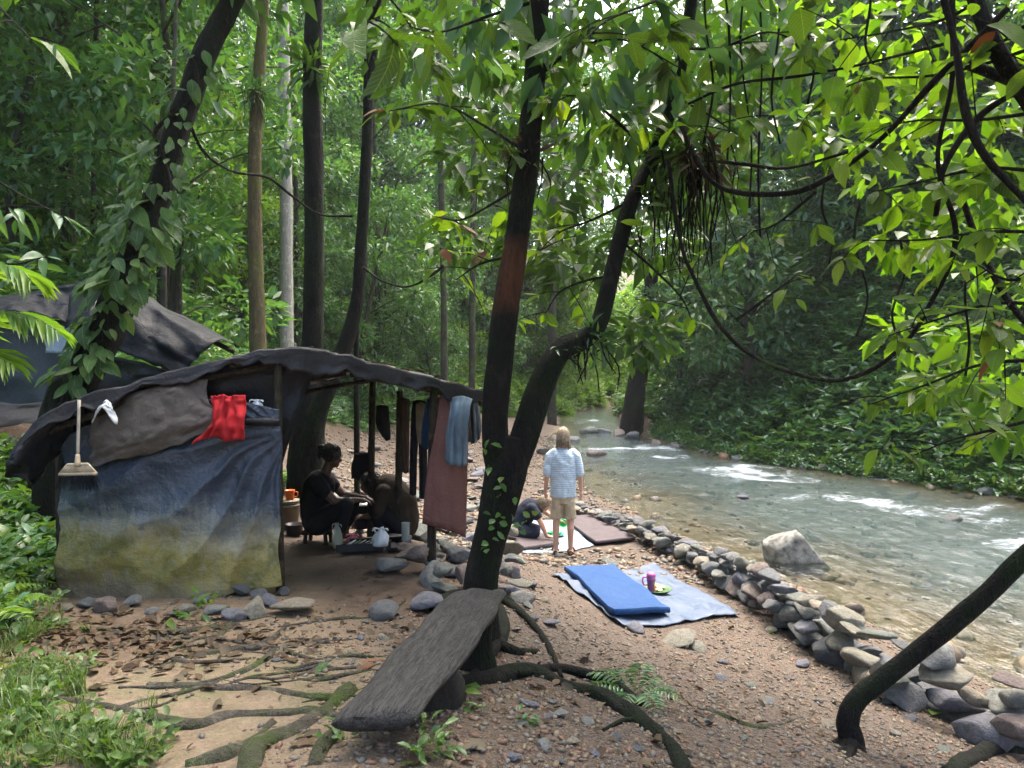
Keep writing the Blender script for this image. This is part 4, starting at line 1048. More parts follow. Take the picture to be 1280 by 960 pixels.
def branch(tree, P, r0, nleaf, ln, mat, wr=.5, spread=.16, dead=0.0, start=.2, twigs=4):
    """a limb with side twigs; every leaf is a piece of its own"""
    pts = [at(*p) for p in P]
    C = catmull(pts, 6)
    mb = MB(); mb.add(*tube(pts, list(np.linspace(r0, r0 * .3, len(pts))), 7, 5, .1, nleaf))
    ends = []
    for k in range(twigs):
        i = int(len(C) * (start + (1 - start) * (k + rng.uniform(.1, .8)) / twigs)); i = min(i, len(C) - 1)
        a = Vector(C[i]); dv = Vector((rng.normal(), rng.normal() * .8, rng.normal() * .5 - .15)).normalized() * rng.uniform(.8, 1.7) * spread
        mb.add(*tube([a, a + dv * .5 + Vector((0, 0, .015)), a + dv], [r0 * .4, r0 * .3, r0 * .2], 5, 3))
        ends.append((a, dv))
    ends.append((Vector(C[-4]), Vector(C[-1]) - Vector(C[-4])))
    b = part('branch', mb.mesh('branch', VINE_M), tree)
    inv = inv_of(tree)
    for q in range(nleaf):
        a, dv = ends[q % len(ends)]
        t = rng.uniform(.45, 1.05)
        p = a + dv * t
        ang = rng.uniform(0, 6.28)
        d = dv.normalized() * .5 + Vector((math.cos(ang), math.sin(ang), rng.uniform(-.7, .15)))
        nv = Vector((rng.normal() * .5, rng.normal() * .5 - .15, 1))
        m_ = LEAF_RUST if rng.uniform() < dead else (LEAF_OLIVE if mat is LEAF_NEAR and rng.uniform() < .3 else mat)
        o = put_leaf(b, Matrix.Identity(4), p, d, nv, ln * rng.uniform(.5, 1.25), m_, wr)
        o.matrix_parent_inverse = Matrix.Identity(4)
        o.matrix_basis = inv_local(b) @ o.matrix_basis
    return b
def inv_local(b): return b.matrix_parent_inverse.inverted() @ Matrix.Identity(4) if False else Matrix.Identity(4)

# the forked tree at the end of the plank
fb = gpt(-.2, 4.62)
forked = trunk_tree('forked_tree', [
    ([fb + Vector((-.02, 0, -.25)), (601, 738, 4.6), (609, 690, 4.6), (624, 630, 4.6), (634, 585, 4.6), (640, 545, 4.6)], [.17, .108, .098, .112, .125, .085]),
    ([(628, 600, 4.6), (619, 545, 4.58), (621, 480, 4.55), (634, 380, 4.5), (646, 300, 4.5), (656, 230, 4.45), (668, 100, 4.4), (674, 0, 4.4), (680, -160, 4.4), (690, -420, 4.5)], [.08, .082, .08, .078, .074, .07, .064, .06, .055, .04]),
    ([(636, 610, 4.6), (655, 548, 4.62), (678, 480, 4.65), (700, 438, 4.7), (728, 424, 4.75), (748, 405, 4.8), (764, 345, 4.85), (788, 255, 4.9), (815, 200, 5.0), (845, 110, 5.0), (870, -40, 5.0), (900, -300, 5.1)], [.08, .088, .084, .08, .072, .06, .054, .05, .053, .045, .04, .03]),
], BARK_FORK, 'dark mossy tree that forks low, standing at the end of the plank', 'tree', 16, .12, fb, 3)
mb = MB()     # surface roots at its foot
def groot(pts, rad, lift=.35, seg=9, rough=.16, seed=5):
    P = []
    for k, ((px, py), r_) in enumerate(zip(pts, rad)):
        p = gp(px + rng.normal() * 3, py + rng.normal() * 2); P.append(p + Vector((0, 0, r_ * (lift + .35 * math.sin(k * 2.4 + seed)))))
    return tube(P, rad, seg, 6, rough, seed)
for pts, rad in (([(606, 740), (630, 790), (612, 820), (590, 850)], [.09, .05, .04, .02]),
                 ([(622, 742), (655, 770), (684, 808), (702, 845)], [.06, .028, .024, .012]), ([(590, 745), (560, 760), (540, 790)], [.07, .05, .03]), ([(610, 750), (622, 800), (640, 815), (675, 820)], [.06, .04, .035, .02])):
    mb.add(*groot(pts, rad, .45))
part('root', mb.mesh('root', BARK_DK), forked)
rt = MB(); rt.add(*groot([(520, 872), (560, 858), (610, 848), (660, 847), (712, 858), (760, 878), (806, 903), (838, 940), (856, 985)], [.02, .042, .05, .05, .05, .048, .044, .04, .034], -.05, 14, .32, 8))
rt.add(*groot([(640, 850), (700, 842), (760, 862), (800, 885)], [.025, .028, .026, .02], 1.0, 8, .2, 9)); rt.add(*groot([(752, 914), (780, 905), (812, 905), (832, 915)], [.008, .012, .013, .01], .6, 8))
o = part('root', rt.mesh('root', BARK_DK), forked); tag(o, 'thick mossy root snaking over the pebbles')

def epiphyte(tree, c, n, r_, fl, strands=10, drop=.5, mat=LEAF_DK):
    P = np.array(c)[None] + rdir(n) * r_ * rng.uniform(.2, 1, n)[:, None]
    D = P - np.array(c)[None] + rng.normal(size=(n, 3)) * .1; D[:, 2] -= .02
    Ln = fl * rng.uniform(.6, 1.3, n)
    V, F = leaves(P, D, upn(n, .6), Ln, Ln * .2, True)
    o = part('epiphyte', np_mesh('epiphyte', V, F, mat), tree); tag(o, kind='stuff')
    mb = MB()
    for k in range(strands):
        p = Vector(c) + Vector((rng.normal() * r_ * .8, rng.normal() * r_ * .8, rng.normal() * r_ * .4)); l = drop * rng.uniform(.3, 1.2)
        q = p + Vector((rng.normal() * .05, rng.normal() * .05, -l))
        mb.add(*tube([p, (p + q) / 2 + Vector((rng.normal() * .04, rng.normal() * .03, 0)), q], [.006, .005, .003], 4, 3))
    o = part('hanging_roots', mb.mesh('hanging_roots', VINE_M), tree); tag(o, kind='stuff')
epiphyte(forked, at(738, 425, 4.78), 70, .10, .13, 10, .3)
epiphyte(forked, at(705, 440, 4.7), 30, .08, .10, 6, .2)
epiphyte(forked, at(850, 185, 4.95), 120, .2, .2, 26, .7, LEAF_OLIVE)
epiphyte(forked, at(880, 200, 4.8), 60, .14, .18, 16, .75, LEAF_DEAD)
epiphyte(forked, at(815, 245, 4.95), 70, .12, .15, 14, .5, LEAF_OLIVE)
epiphyte(forked, at(655, 190, 4.45), 26, .08, .14, 8, .3, LEAF_DEAD)
# little climbers on the trunk
P_ = [at(px + rng.normal() * 10, py + rng.normal() * 14, 4.44) for px, py in ((628, 600), (622, 640), (632, 655), (612, 690), (640, 648), (650, 640), (616, 560)) for k in range(4)]
P_ = np.array(P_); n = len(P_)
V, F = leaves(P_, rdir(n, -.2, .6), np.tile([[0, -1.0, .7]], (n, 1)) + rng.normal(size=(n, 3)) * .4, rng.uniform(.05, .09, n), rng.uniform(.03, .05, n), True)
o = part('climber', np_mesh('climber', V, F, LEAF_VINE), forked); tag(o, kind='stuff')

A_BR = [([(658, 190, 4.45), (610, 160, 4.5), (550, 130, 4.6), (480, 140, 4.8)], 22, .19), ([(668, 100, 4.4), (720, 60, 4.3), (780, 50, 4.2), (850, 85, 4.1)], 26, .22),
        ([(815, 200, 5.0), (770, 150, 4.6), (720, 120, 4.4), (690, 130, 4.3)], 20, .22), ([(840, 120, 5.0), (880, 140, 4.6), (925, 170, 4.3)], 20, .2),
        ([(790, 250, 4.9), (740, 275, 5.0), (700, 290, 5.1), (670, 318, 5.2)], 24, .17), ([(655, 230, 4.45), (615, 255, 4.7), (575, 275, 4.9), (540, 270, 5.1)], 24, .18),
        ([(868, -20, 5.0), (810, 5, 4.2), (760, 25, 3.7), (720, 60, 3.4)], 18, .24), ([(674, 0, 4.4), (610, 20, 4.2), (550, 40, 4.0), (500, 30, 3.8)], 22, .22),
        ([(764, 345, 4.85), (735, 350, 5.0), (700, 365, 5.1), (680, 395, 5.3)], 20, .15), ([(775, 300, 4.88), (810, 330, 4.8), (850, 370, 4.7), (865, 400, 4.7)], 20, .17),
        ([(640, 320, 4.5), (600, 330, 4.8), (570, 350, 5.1)], 16, .15), ([(850, 60, 5.0), (900, 60, 4.6), (960, 40, 4.3), (1010, 60, 4.2)], 22, .2)]
for P, n, ln in A_BR: branch(forked, P, .011, int(n * 1.15), ln * .8, LEAF_OLIVE if n % 4 else LEAF_NEAR, .48, .24, .02)
# the crown over the camp, seen at the top of the view, its highest part added out of view for shade
blobs = []
for (px, py, d, r_) in ((560, -60, 5.2, .9), (700, -120, 4.2, 1.0), (820, -60, 4.6, .9), (640, 60, 6.2, .5), (740, 150, 6.4, .5), (600, 200, 6.6, .45), (850, 120, 6.5, .5), (720, 330, 6.6, .4), (800, 420, 6.4, .3), (930, 60, 5.4, .5), (690, 230, 6.8, .5), (560, 90, 7.2, .7), (620, 130, 6.6, .5), (780, 90, 6.0, .6), (700, 60, 6.8, .7), (880, 230, 6.2, .4), (820, 300, 6.6, .4), (760, 200, 7.4, .5), (500, 40, 6.8, .5), (960, 150, 6.4, .5), (660, 300, 7.2, .4), (570, 300, 7.8, .4), (890, 20, 6.2, .6)):
    blobs.append((at(px, py, d), r_))
cm = crown_mesh('crown', blobs, 120, .19, LEAF_OLIVE, .48, .5)
o = part('crown', cm, forked); tag(o, kind='stuff')
bl2 = [(at(px, py, d), r_) for px, py, d, r_ in ((620, 10, 4.6, .3), (720, 90, 4.3, .28), (790, 20, 4.2, .32), (850, 70, 4.5, .3), (760, 150, 4.6, .25), (910, 20, 4.6, .3), (570, 60, 5.0, .35), (830, 160, 5.0, .3), (690, 20, 4.2, .3), (980, 60, 4.6, .28))]
o = part('crown', crown_mesh('crown', bl2, 34, .2, LEAF_DK, .46, .8), forked); tag(o, kind='stuff')
blobs = [((rng.uniform(-4.5, 3.2), rng.uniform(-1.5, 6.0), rng.uniform(6.8, 9.5)), rng.uniform(.7, 1.3)) for k in range(30)]  # unseen upper crown, added overhead to shade the foreground
o = part('crown', crown_mesh('crown', blobs, 150, .28, LEAF_OLIVE, .5, .3), forked); tag(o, kind='stuff')

# a tree standing outside the view on the right, its boughs reaching in
ov = empty('overhanging_tree', gpt(3.6, 2.6), 0, 'lianas-hung tree whose bright green broad leaves overhang the river bank', 'tree')
b = gpt(3.6, 2.6)
mb = MB(); mb.add(*tube([b + Vector((0, 0, -.2)), b + Vector((-.1, .1, 1.6)), b + Vector((-.3, .5, 3.2)), b + Vector((-.8, 1.0, 4.6)), b + Vector((-1.4, 1.4, 6.2))], [.16, .12, .10, .08, .04], 12, 6, .12, 3))
for P, r_ in (([(1330, 190, 3.6), (1275, 110, 3.5), (1235, 40, 3.5), (1200, -60, 3.6)], .045), ([(1340, 150, 3.5), (1290, 115, 3.5), (1250, 95, 3.6), (1210, 80, 3.7)], .035), ([(1340, 420, 3.5), (1280, 400, 3.6), (1230, 320, 3.8), (1200, 240, 3.9)], .02)):
    mb.add(*tube([at(*p) for p in P], list(np.linspace(r_, r_ * .7, len(P))), 9, 6, .15, 4))
part('trunk', mb.mesh('trunk', BARK_DK), ov)
B_BR = [([(1290, 60, 3.6), (1230, 80, 3.7), (1160, 95, 3.8), (1080, 100, 3.9), (1030, 125, 4.0)], 24, .2), ([(1310, 215, 3.5), (1230, 210, 3.6), (1160, 225, 3.7), (1090, 240, 3.8)], 28, .2),
        ([(1310, 290, 3.4), (1230, 290, 3.5), (1150, 300, 3.6), (1070, 300, 3.8)], 30, .2), ([(1310, 380, 3.4), (1240, 380, 3.5), (1170, 400, 3.6), (1110, 420, 3.7)], 28, .18),
        ([(1310, 450, 3.5), (1230, 455, 3.6), (1160, 480, 3.7), (1090, 505, 3.9)], 24, .15), ([(1310, 520, 3.5), (1250, 535, 3.6), (1190, 550, 3.7), (1140, 570, 3.8)], 20, .15),
        ([(1300, 140, 3.5), (1220, 150, 3.6), (1150, 150, 3.8), (1100, 160, 3.9)], 24, .2), ([(1260, -30, 3.5), (1190, 20, 3.6), (1110, 40, 3.8), (1050, 50, 3.9)], 22, .2),
        ([(920, 400, 4.2), (950, 378, 4.2), (985, 352, 4.2), (998, 342, 4.2)], 6, .15), ([(1020, 240, 4.2), (970, 280, 4.3), (935, 290, 4.3)], 16, .16),
        ([(1310, 10, 3.3), (1270, 40, 3.4), (1240, 60, 3.4)], 12, .26), ([(1310, 340, 3.3), (1260, 350, 3.4), (1220, 330, 3.5)], 14, .2)]
for P, n, ln in B_BR: branch(ov, P, .010, int(n * 1.18), ln * .74, LEAF_NEAR, float(rng.choice([.44, .56, .68])), .2, .012, .15, 6)
bl_ = [(at(px, py, d), r_) for px, py, d, r_ in ((1190, 240, 4.4, .3), (1230, 120, 4.4, .3), (1140, 300, 4.6, .26), (1240, 420, 4.4, .3), (1180, 480, 4.5, .2), (1250, 250, 4.2, .3), (1100, 100, 4.8, .25), (1150, 30, 4.6, .3), (1050, 180, 4.9, .22), (1260, 520, 4.2, .22), (1120, 200, 5.6, .45), (1220, 320, 5.4, .4), (1060, 60, 5.8, .5), (1180, 160, 5.8, .5), (1240, 40, 5.4, .5), (1000, 30, 6, .4), (1140, 420, 5.6, .3), (1270, 470, 5, .3))]
o = part('crown', crown_mesh('crown', bl_, 60, .15, LEAF_NEAR, .52, .4), ov); tag(o, kind='stuff')
blobs = [((rng.uniform(1.8, 6), rng.uniform(.5, 5.5), rng.uniform(6.0, 8.8)), rng.uniform(.6, 1.1)) for k in range(9)]
o = part('crown', crown_mesh('crown', blobs, 130, .26, LEAF_NEAR, .5, .3), ov); tag(o, kind='stuff')

def vine(P, r_, label, seed=0, n=8, name='liana'):
    V, F = tube([at(*p) for p in P], [r_ * (1 + .15 * math.sin(i * 2.1 + seed)) for i in range(len(P))], 8, n, .18, seed)
    return tag(link(name, make_mesh(name, V, F, VINE_M)), label, 'vine')
vine([(850, 150, 4.6), (868, 195, 4.5), (900, 234, 4.4), (960, 243, 4.3), (1020, 231, 4.1), (1100, 175, 3.9), (1160, 110, 3.7), (1210, 60, 3.5), (1260, 10, 3.4)], .016, 'thick liana looping high from the mossy tree to the right-hand boughs', 1)
vine([(835, 200, 4.7), (850, 300, 4.6), (870, 352, 4.5), (902, 410, 4.4), (950, 450, 4.3), (1030, 475, 4.2), (1085, 464, 4.1), (1130, 430, 4.0), (1160, 385, 3.9), (1195, 300, 3.8), (1172, 200, 3.7), (1190, 100, 3.6), (1190, -20, 3.6)], .0125, 'long liana hanging lowest in a wide loop over the river', 2)
vine([(1172, -30, 3.4), (1195, 60, 3.4), (1205, 130, 3.4), (1228, 190, 3.4), (1290, 260, 3.4)], .017, 'stout liana running down the right-hand boughs', 3)
vine([(1170, 270, 3.7), (1180, 210, 3.6), (1220, 150, 3.6), (1262, 120, 3.5), (1290, 112, 3.5)], .014, 'liana curling round the right-hand boughs', 4)
vine([(860, 130, 4.4), (920, 105, 4.3), (1000, 95, 4.2), (1080, 80, 4.0), (1180, 55, 3.8)], .008, 'slender twig-like liana strung straight beneath the top boughs', 5)
vine([(880, 200, 4.5), (930, 205, 4.5), (985, 210, 4.5), (1060, 190, 4.4)], .010, 'short liana just above the thick high loop', 6)
vine([(235, 150, 7.4), (255, 190, 7.8), (290, 214, 8.4), (335, 222, 9.0), (365, 245, 9.5), (400, 268, 9.8), (440, 270, 9.6)], .016, 'liana strung from the leaning trunk to the straight dark trunk', 7)
vine([(455, 335, 9.4), (480, 352, 9.2), (512, 358, 9.0), (545, 340, 8.8), (566, 318, 8.7), (560, 300, 8.7), (540, 280, 8.6)], .014, 'short liana curled beside the slender crooked trunk', 8)
for i, (px, y0, y1, d) in enumerate(((905, -20, 200, 4.4), (930, -20, 260, 4.6), (1008, -20, 130, 4.3), (950, 0, 300, 4.7), (890, 190, 330, 4.6), (975, -20, 180, 4.5), (1030, 230, 330, 4.4), (1075, 250, 420, 4.2), (1125, 300, 430, 4.0), (1210, 330, 470, 3.8), (880, -20, 160, 4.5), (1090, -20, 90, 4.1))):
    vine([(px, y0, d), (px + rng.uniform(-8, 8), y0 * .7 + y1 * .3, d), (px + rng.uniform(-12, 12), y0 * .3 + y1 * .7, d), (px + rng.uniform(-8, 8), y1, d)], .0065, 'thin bare aerial root hanging from the boughs', i, 5, 'aerial_root')['group'] = 'thin aerial roots hanging over the river'

# the leaning trunk wrapped in climbing leaves
LT = [(76, 515, 6.75), (100, 472, 6.78), (130, 415, 6.85), (155, 360, 6.9), (178, 300, 7.0), (200, 238, 7.1), (228, 145, 7.2), (258, 65, 7.3), (292, -5, 7.4), (350, -120, 7.6), (400, -300, 7.8)]
lb = at(72, 520, 6.75); lb.z = h1(lb.x, lb.y)
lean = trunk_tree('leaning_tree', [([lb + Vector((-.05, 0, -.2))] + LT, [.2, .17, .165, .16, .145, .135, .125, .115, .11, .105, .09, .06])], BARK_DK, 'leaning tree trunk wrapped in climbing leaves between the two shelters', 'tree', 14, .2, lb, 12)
LC = catmull([at(*p) for p in LT[1:8]], 10); inv = inv_of(lean)
cl_ = link('climber', make_mesh('climber', *tube([Vector(LC[i]) + Vector((.16 * math.sin(i * .5), -.14, .05 * math.cos(i))) for i in range(0, len(LC), 4)], .02, 6, 4), VINE_M), lean); cl_.matrix_parent_inverse = inv
for q in range(260):
    t = rng.beta(1.1, 1.3); i = min(len(LC) - 1, int(t * len(LC)))
    a = rng.uniform(-1.25, 1.25) - .2; rr = .15 + .07 * rng.uniform() + (.12 * rng.uniform() if .3 < t < .75 else 0)
    p = Vector(LC[i]) + Vector((math.sin(a) * rr, -math.cos(a) * rr, rng.normal() * .05))
    d = Vector((math.sin(a) * .8 + rng.normal() * .3, -math.cos(a) * .6, -rng.uniform(.1, 1.0)))
    o = put_leaf(cl_, Matrix.Identity(4), p, d, Vector((math.sin(a) * .5, -.8, .8)) + Vector(rng.normal(size=3) * .25), rng.uniform(.10, .22) * (1.3 if .3 < t < .6 else 1), LEAF_VINE, .5)
blobs = [(at(px, py, d), r_) for px, py, d, r_ in ((300, -60, 7.4, .8), (380, -120, 7.6, 1.0), (240, -140, 7.4, 1.0), (440, -220, 8, 1.2))]
o = part('crown', crown_mesh('crown', blobs, 220, .24, LEAF_BG), lean); tag(o, kind='stuff')

def mid_tree(name, path, rad, mat, label, blobs=(), lm=LEAF_BG, ln=.22, per=200, seed=1, foot=True):
    b = at(*path[0]); b.z = h1(b.x, b.y)
    t = trunk_tree(name, [(([b + Vector((0, 0, -.25))] if foot else []) + path, ([rad[0] * 1.25] if foot else []) + rad)], mat, label, 'tree', 12, .14, b, seed)
    if blobs:
        o = part('crown', crown_mesh('crown', [(at(px, py, d), r_) for px, py, d, r_ in blobs], per, ln, lm), t); tag(o, kind='stuff')
    return t
def up(px, d, r_): return [(px - 60, -150, d, r_), (px + 50, -220, d, r_), (px, -330, d, r_ * 1.2), (px - 90, -320, d, r_), (px + 110, -360, d, r_)]
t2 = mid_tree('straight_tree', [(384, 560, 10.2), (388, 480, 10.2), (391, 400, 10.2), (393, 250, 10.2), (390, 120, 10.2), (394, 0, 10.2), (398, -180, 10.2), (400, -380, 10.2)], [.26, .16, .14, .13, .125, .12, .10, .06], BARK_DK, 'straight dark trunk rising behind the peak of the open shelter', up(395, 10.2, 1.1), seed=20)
mb = MB()
for (px, py, r_) in ((362, 560, .07), (372, 575, .06), (402, 565, .07), (395, 580, .05)):
    e = at(px, py, 9.9); e.z = h1(e.x, e.y); c = at(386, 500, 10.2)
    mb.add(*tube([c, (c * .4 + e * .6) + Vector((0, 0, -.1)), e + Vector((0, 0, -.05))], [.06, r_, r_ * .7], 8, 5, .1, px))
part('root', mb.mesh('root', BARK_DK), t2)
epiphyte(t2, at(386, 85, 10.1), 60, .18, .3, 6, .8, LEAF_OLIVE)
mid_tree('crooked_tree', [(392, 545, 9.6), (412, 480, 9.6), (432, 430, 9.6), (446, 375, 9.6), (452, 300, 9.6), (458, 200, 9.6), (462, 110, 9.6), (472, 0, 9.6), (480, -150, 9.6)], [.14, .11, .105, .085, .075, .07, .062, .06, .04], BARK_DK, 'slender crooked trunk leaning away from the straight dark trunk', up(475, 9.6, .9), LEAF_YG, seed=21)
mid_tree('thin_tree', [(446, 400, 9.9), (456, 330, 9.9), (455, 250, 9.9), (457, 100, 9.9), (460, -30, 9.9), (462, -200, 9.9)], [.035, .03, .028, .026, .024, .02], BARK_DK, 'pencil-thin trunk growing close against the slender crooked trunk', (), seed=22)
t4 = mid_tree('mossy_tree', [(322, 440, 13.5), (320, 330, 13.5), (318, 230, 13.5), (322, 120, 13.5), (330, 0, 13.5), (335, -140, 13.5)], [.15, .13, .12, .11, .09, .06], bark_mat('brown_moss_bark', (.05, .04, .02), (.13, .10, .05), .5, (.09, .10, .02)), 'brown mossy trunk carrying a dark bird-nest fern clump', up(330, 13.5, 1.3), seed=23)
epiphyte(t4, at(320, 118, 13.4), 90, .2, .28, 14, .6, LEAF_DK)
mid_tree('pale_tree', [(358, 330, 19), (358, 230, 19), (356, 120, 19), (354, 0, 19), (352, -140, 19)], [.16, .15, .14, .13, .10], BARK_PALE, 'pale grey-white trunk standing on the slope', up(352, 19, 1.5), LEAF_YG, .26, seed=24)
for i, (px, py0, d, r_, dx) in enumerate(((115, 380, 15, .06, 6), (225, 370, 14, .04, -10), (555, 400, 24, .11, -8), (590, 430, 28, .12, 4), (690, 420, 38, .2, 4), (60, 330, 17, .1, 10), (205, 330, 11, .04, 16))):
    mid_tree('slim_tree', [(px, py0, d), (px + dx * .4, py0 * .6, d), (px + dx * .8, py0 * .25, d), (px + dx, -60, d), (px + dx * 1.2, -200, d)], [r_, r_ * .9, r_ * .8, r_ * .7, r_ * .5], BARK, 'thin bare trunk rising among the undergrowth', (), seed=30 + i)['group'] = 'thin bare trunks among the undergrowth'
# broad dark trunk at the water on the far bank
mid_tree('bank_tree', [(788, 548, 33), (791, 520, 33), (796, 480, 33), (806, 430, 33), (815, 350, 33), (822, 200, 33), (815, 50, 33)], [.62, .5, .42, .34, .28, .22, .15], BARK_DK, 'broad dark trunk at the edge of the water upstream', [(780, 300, 33, 2.0), (850, 380, 31, 1.6), (830, 220, 33, 2.2), (760, 200, 33, 2.4), (890, 300, 31, 2), (800, 100, 33, 2.4)], LEAF_DK, .28, 260, 50)
# curved sapling trunk on the pebbles
cb = gp(1066, 930)
ct = trunk_tree('curved_sapling', [([cb + Vector((0, 0, -.12)), (1063, 920, cb.y), (1060, 900, cb.y), (1074, 872, cb.y), (1130, 828, cb.y), (1185, 785, cb.y - .05), (1235, 740, cb.y - .1), (1290, 688, cb.y - .15), (1400, 590, cb.y - .2), (1480, 430, cb.y - .2)], [.075, .064, .056, .05, .049, .049, .047, .046, .042, .04])], BARK_DK, 'bare dark curved trunk leaning over the stone wall', 'tree', 14, .16, cb, 60)
mb = MB()
for (px, py) in ((1040, 945), (1090, 950), (1055, 960), (1020, 930)):
    e = gp(px, py); mb.add(*tube([cb + Vector((0, 0, .03)), cb.lerp(e, .5) + Vector((0, 0, -.005)), e + Vector((0, 0, -.02))], [.05, .025, .01], 7, 4, .2, px))
part('root', mb.mesh('root', BARK_DK), ct)

# surface roots crossing the path
RT = [([(60, 872), (100, 880), (170, 890), (236, 908), (290, 902), (340, 893), (400, 897), (430, 900)], .026, 'long pale root crossing the sandy path'),
      ([(205, 838), (250, 822), (300, 815), (330, 805), (350, 785)], .028, 'stout mossy root beside the fallen leaves'),
      ([(120, 785), (180, 795), (230, 794), (270, 784), (308, 776)], .022, 'grey root running in front of the stained sheet'),
      ([(225, 858), (285, 845), (330, 828), (350, 812), (410, 800)], .018, 'thin root beside a round pebble'),
      ([(300, 975), (325, 942), (362, 915), (415, 885), (440, 862)], .042, 'thick mossy root at the near end of the plank'),
      ([(235, 962), (280, 950), (312, 930), (338, 905)], .026, 'short dark root stub on the sand'),
      ([(180, 862), (250, 860), (330, 862), (400, 872), (440, 868)], .02, 'low mossy root across the sandy path'),
      ([(200, 800), (240, 806), (262, 800), (290, 782), (310, 790)], .02, 'knotted root near the edge stones'),
      ([(140, 890), (190, 872), (230, 868), (280, 850)], .016, 'thin pale root joining the sandy path'),
      ([(860, 880), (900, 893), (940, 905), (1000, 900)], .014, 'thin dark root on the pebbles beside the fern'),
      ([(1180, 965), (1215, 950), (1250, 943), (1300, 950)], .045, 'dark arched root below the stone wall'),
      ([(395, 960), (410, 930), (440, 905), (470, 880)], .03, 'mossy root under the near end of the plank')]
for i, (pts, r_, lab) in enumerate(RT):
    rad = [r_ * (.45 + .55 * math.sin(math.pi * (k + .6) / (len(pts) + .2))) for k in range(len(pts))]
    V, F = groot(pts, [q_ * 1.3 for q_ in rad], -.35, 12, .4, 70 + i)
    tag(link('tree_root', make_mesh('tree_root', V, F, BARK_ROOT if i != 10 else BARK_DK)), lab, 'root')

for i in range(20):
    px, py = rng.uniform(130, 380), rng.uniform(785, 890); pts = [(px, py)]
    dx = rng.choice([-1, 1]) * rng.uniform(22, 40); sl = rng.uniform(-.35, .2)
    for k in range(4): pts.append((pts[-1][0] + abs(dx), pts[-1][1] + sl * abs(dx) + rng.normal() * 5))
    r_ = rng.uniform(.006, .015)
    V, F = groot(pts, [r_ * .5, r_, r_, r_ * .8, r_ * .3], .2, 7, .3, 90 + i)
    tag(link('thin_root', make_mesh('thin_root', V, F, BARK_ROOT)), 'thin rootlet threading across the earth in front of the stained sheet', 'root', 'thin rootlets across the path')
# ------------------------------------------------------------------ stones
def put_stone(parent, x, y, z, r_, me=None, tilt=.25, name='stone', sz=1.0):
    o = link(name, me or random.choice(STONES), parent)
    o.location = (x, y, z) if parent is None else (x - parent.location.x, y - parent.location.y, z - parent.location.z)
    o.rotation_euler = (rng.normal() * tilt, rng.normal() * tilt, rng.uniform(0, 6.28))
    o.scale = (r_, r_, r_ * sz)
    return o
wb = [gp(*p) for p in ((690, 615), (735, 641), (775, 656), (815, 672), (860, 693), (905, 716), (950, 742), (995, 768), (1040, 800), (1085, 826), (1135, 858), (1185, 885), (1235, 908), (1310, 932))]
wall_ = empty('stone_wall', wb[6], 0, 'low dry wall of stacked river stones edging the pebble beach', 'wall')
WC = catmull([(p.x, p.y, 0) for p in wb], 20)
wl = np.concatenate([[0], np.cumsum(np.linalg.norm(np.diff(WC, axis=0), axis=1))])
def wat(s): return np.interp(s, wl, WC[:, 0]), np.interp(s, wl, WC[:, 1])
nst = 0
for layer, row in ((4, 0), (3, 0), (2, 0), (1, 0), (0, 0), (2, 1), (1, 1), (0, 1), (0, 2), (3, 1), (5, 0), (2, 2), (4, 1)):
    if 1:
        s = rng.uniform(0, .15)
        while s < wl[-1]:
            u = s / wl[-1]
            big = .72 + .36 * float(sstep(.35, 1, u))
            r_ = rng.uniform(.12, .235) * big * (1.0 - .08 * layer) * (1.18 if rng.uniform() < .1 else 1)
            if not (layer >= 4 and u < .66) and not (layer == 2 and row == 2 and u < .6) and not (layer == 3 and u < .4) and not (layer == 2 and u < .12) and not (row == 2 and u < .5) and not (layer == 3 and row == 1 and u < .6) and nst < 300 and rng.uniform() < (.95 if layer < 2 else .8):
                x, y = wat(s); x2, y2 = wat(min(s + .05, wl[-1])); tx, ty = x2 - x, y2 - y; l = math.hypot(tx, ty) + 1e-6
                off = (.06 + row * .21 + layer * .075 + rng.normal() * .03) * (.75 + .4 * u)
                X, Y = x + ty / l * off, y - tx / l * off
                o = put_stone(wall_, X, Y, h1(X, Y) * .2 + .8 * h1(x, y) + r_ * .15 + layer * .10 * (.65 + .55 * u), r_, tilt=.16)
                o.rotation_euler[2] = math.atan2(ty, tx) + rng.normal() * .5
                nst += 1
            s += r_ * rng.uniform(1.5, 1.95)
def stone_at(px, py, hw, label, group, mes=None, sz=1.0, sink=.25, tilt=.2, name='stone'):
    p = gp(px, py); r_ = hw / FPX * p.y
    o = put_stone(None, p.x, p.y, p.z + r_ * .45 * (1 - sink * 2), r_, random.choice(mes) if mes else None, tilt, name, sz)
    o.location.z = p.z + r_ * (.22 if sz < .7 else .32)
    return tag(o, label, 'stone', group)
p = gp(1000, 716)
o = put_stone(None, p.x - .05, p.y + .1, .12, .56, stone_mesh('boulder', 911, 4, .66, STONE, 1), .05, 'boulder'); o.rotation_euler = (.1, .3, -.35)
PALE_ST = simple('pale_boulder', (.17, .165, .14), .8, .75, 5, .9); o.data.materials[0] = PALE_ST
tag(o, 'big pale boulder standing behind the stone wall at the water', 'boulder')
for (px, py, hw) in ((85, 764, 12), (107, 759, 12), (133, 764, 18), (165, 757, 14), (190, 768, 8), (66, 752, 13), (250, 754, 10), (268, 768, 12), (303, 743, 17), (326, 749, 12), (336, 757, 15), (318, 770, 19), (367, 766, 23), (292, 774, 14), (353, 744, 9), (235, 764, 9), (215, 770, 6)):
    stone_at(px, py, hw * 1.25, 'rounded stone holding down the foot of the stained sheet', 'stones along the foot of the stained sheet', tilt=.1)
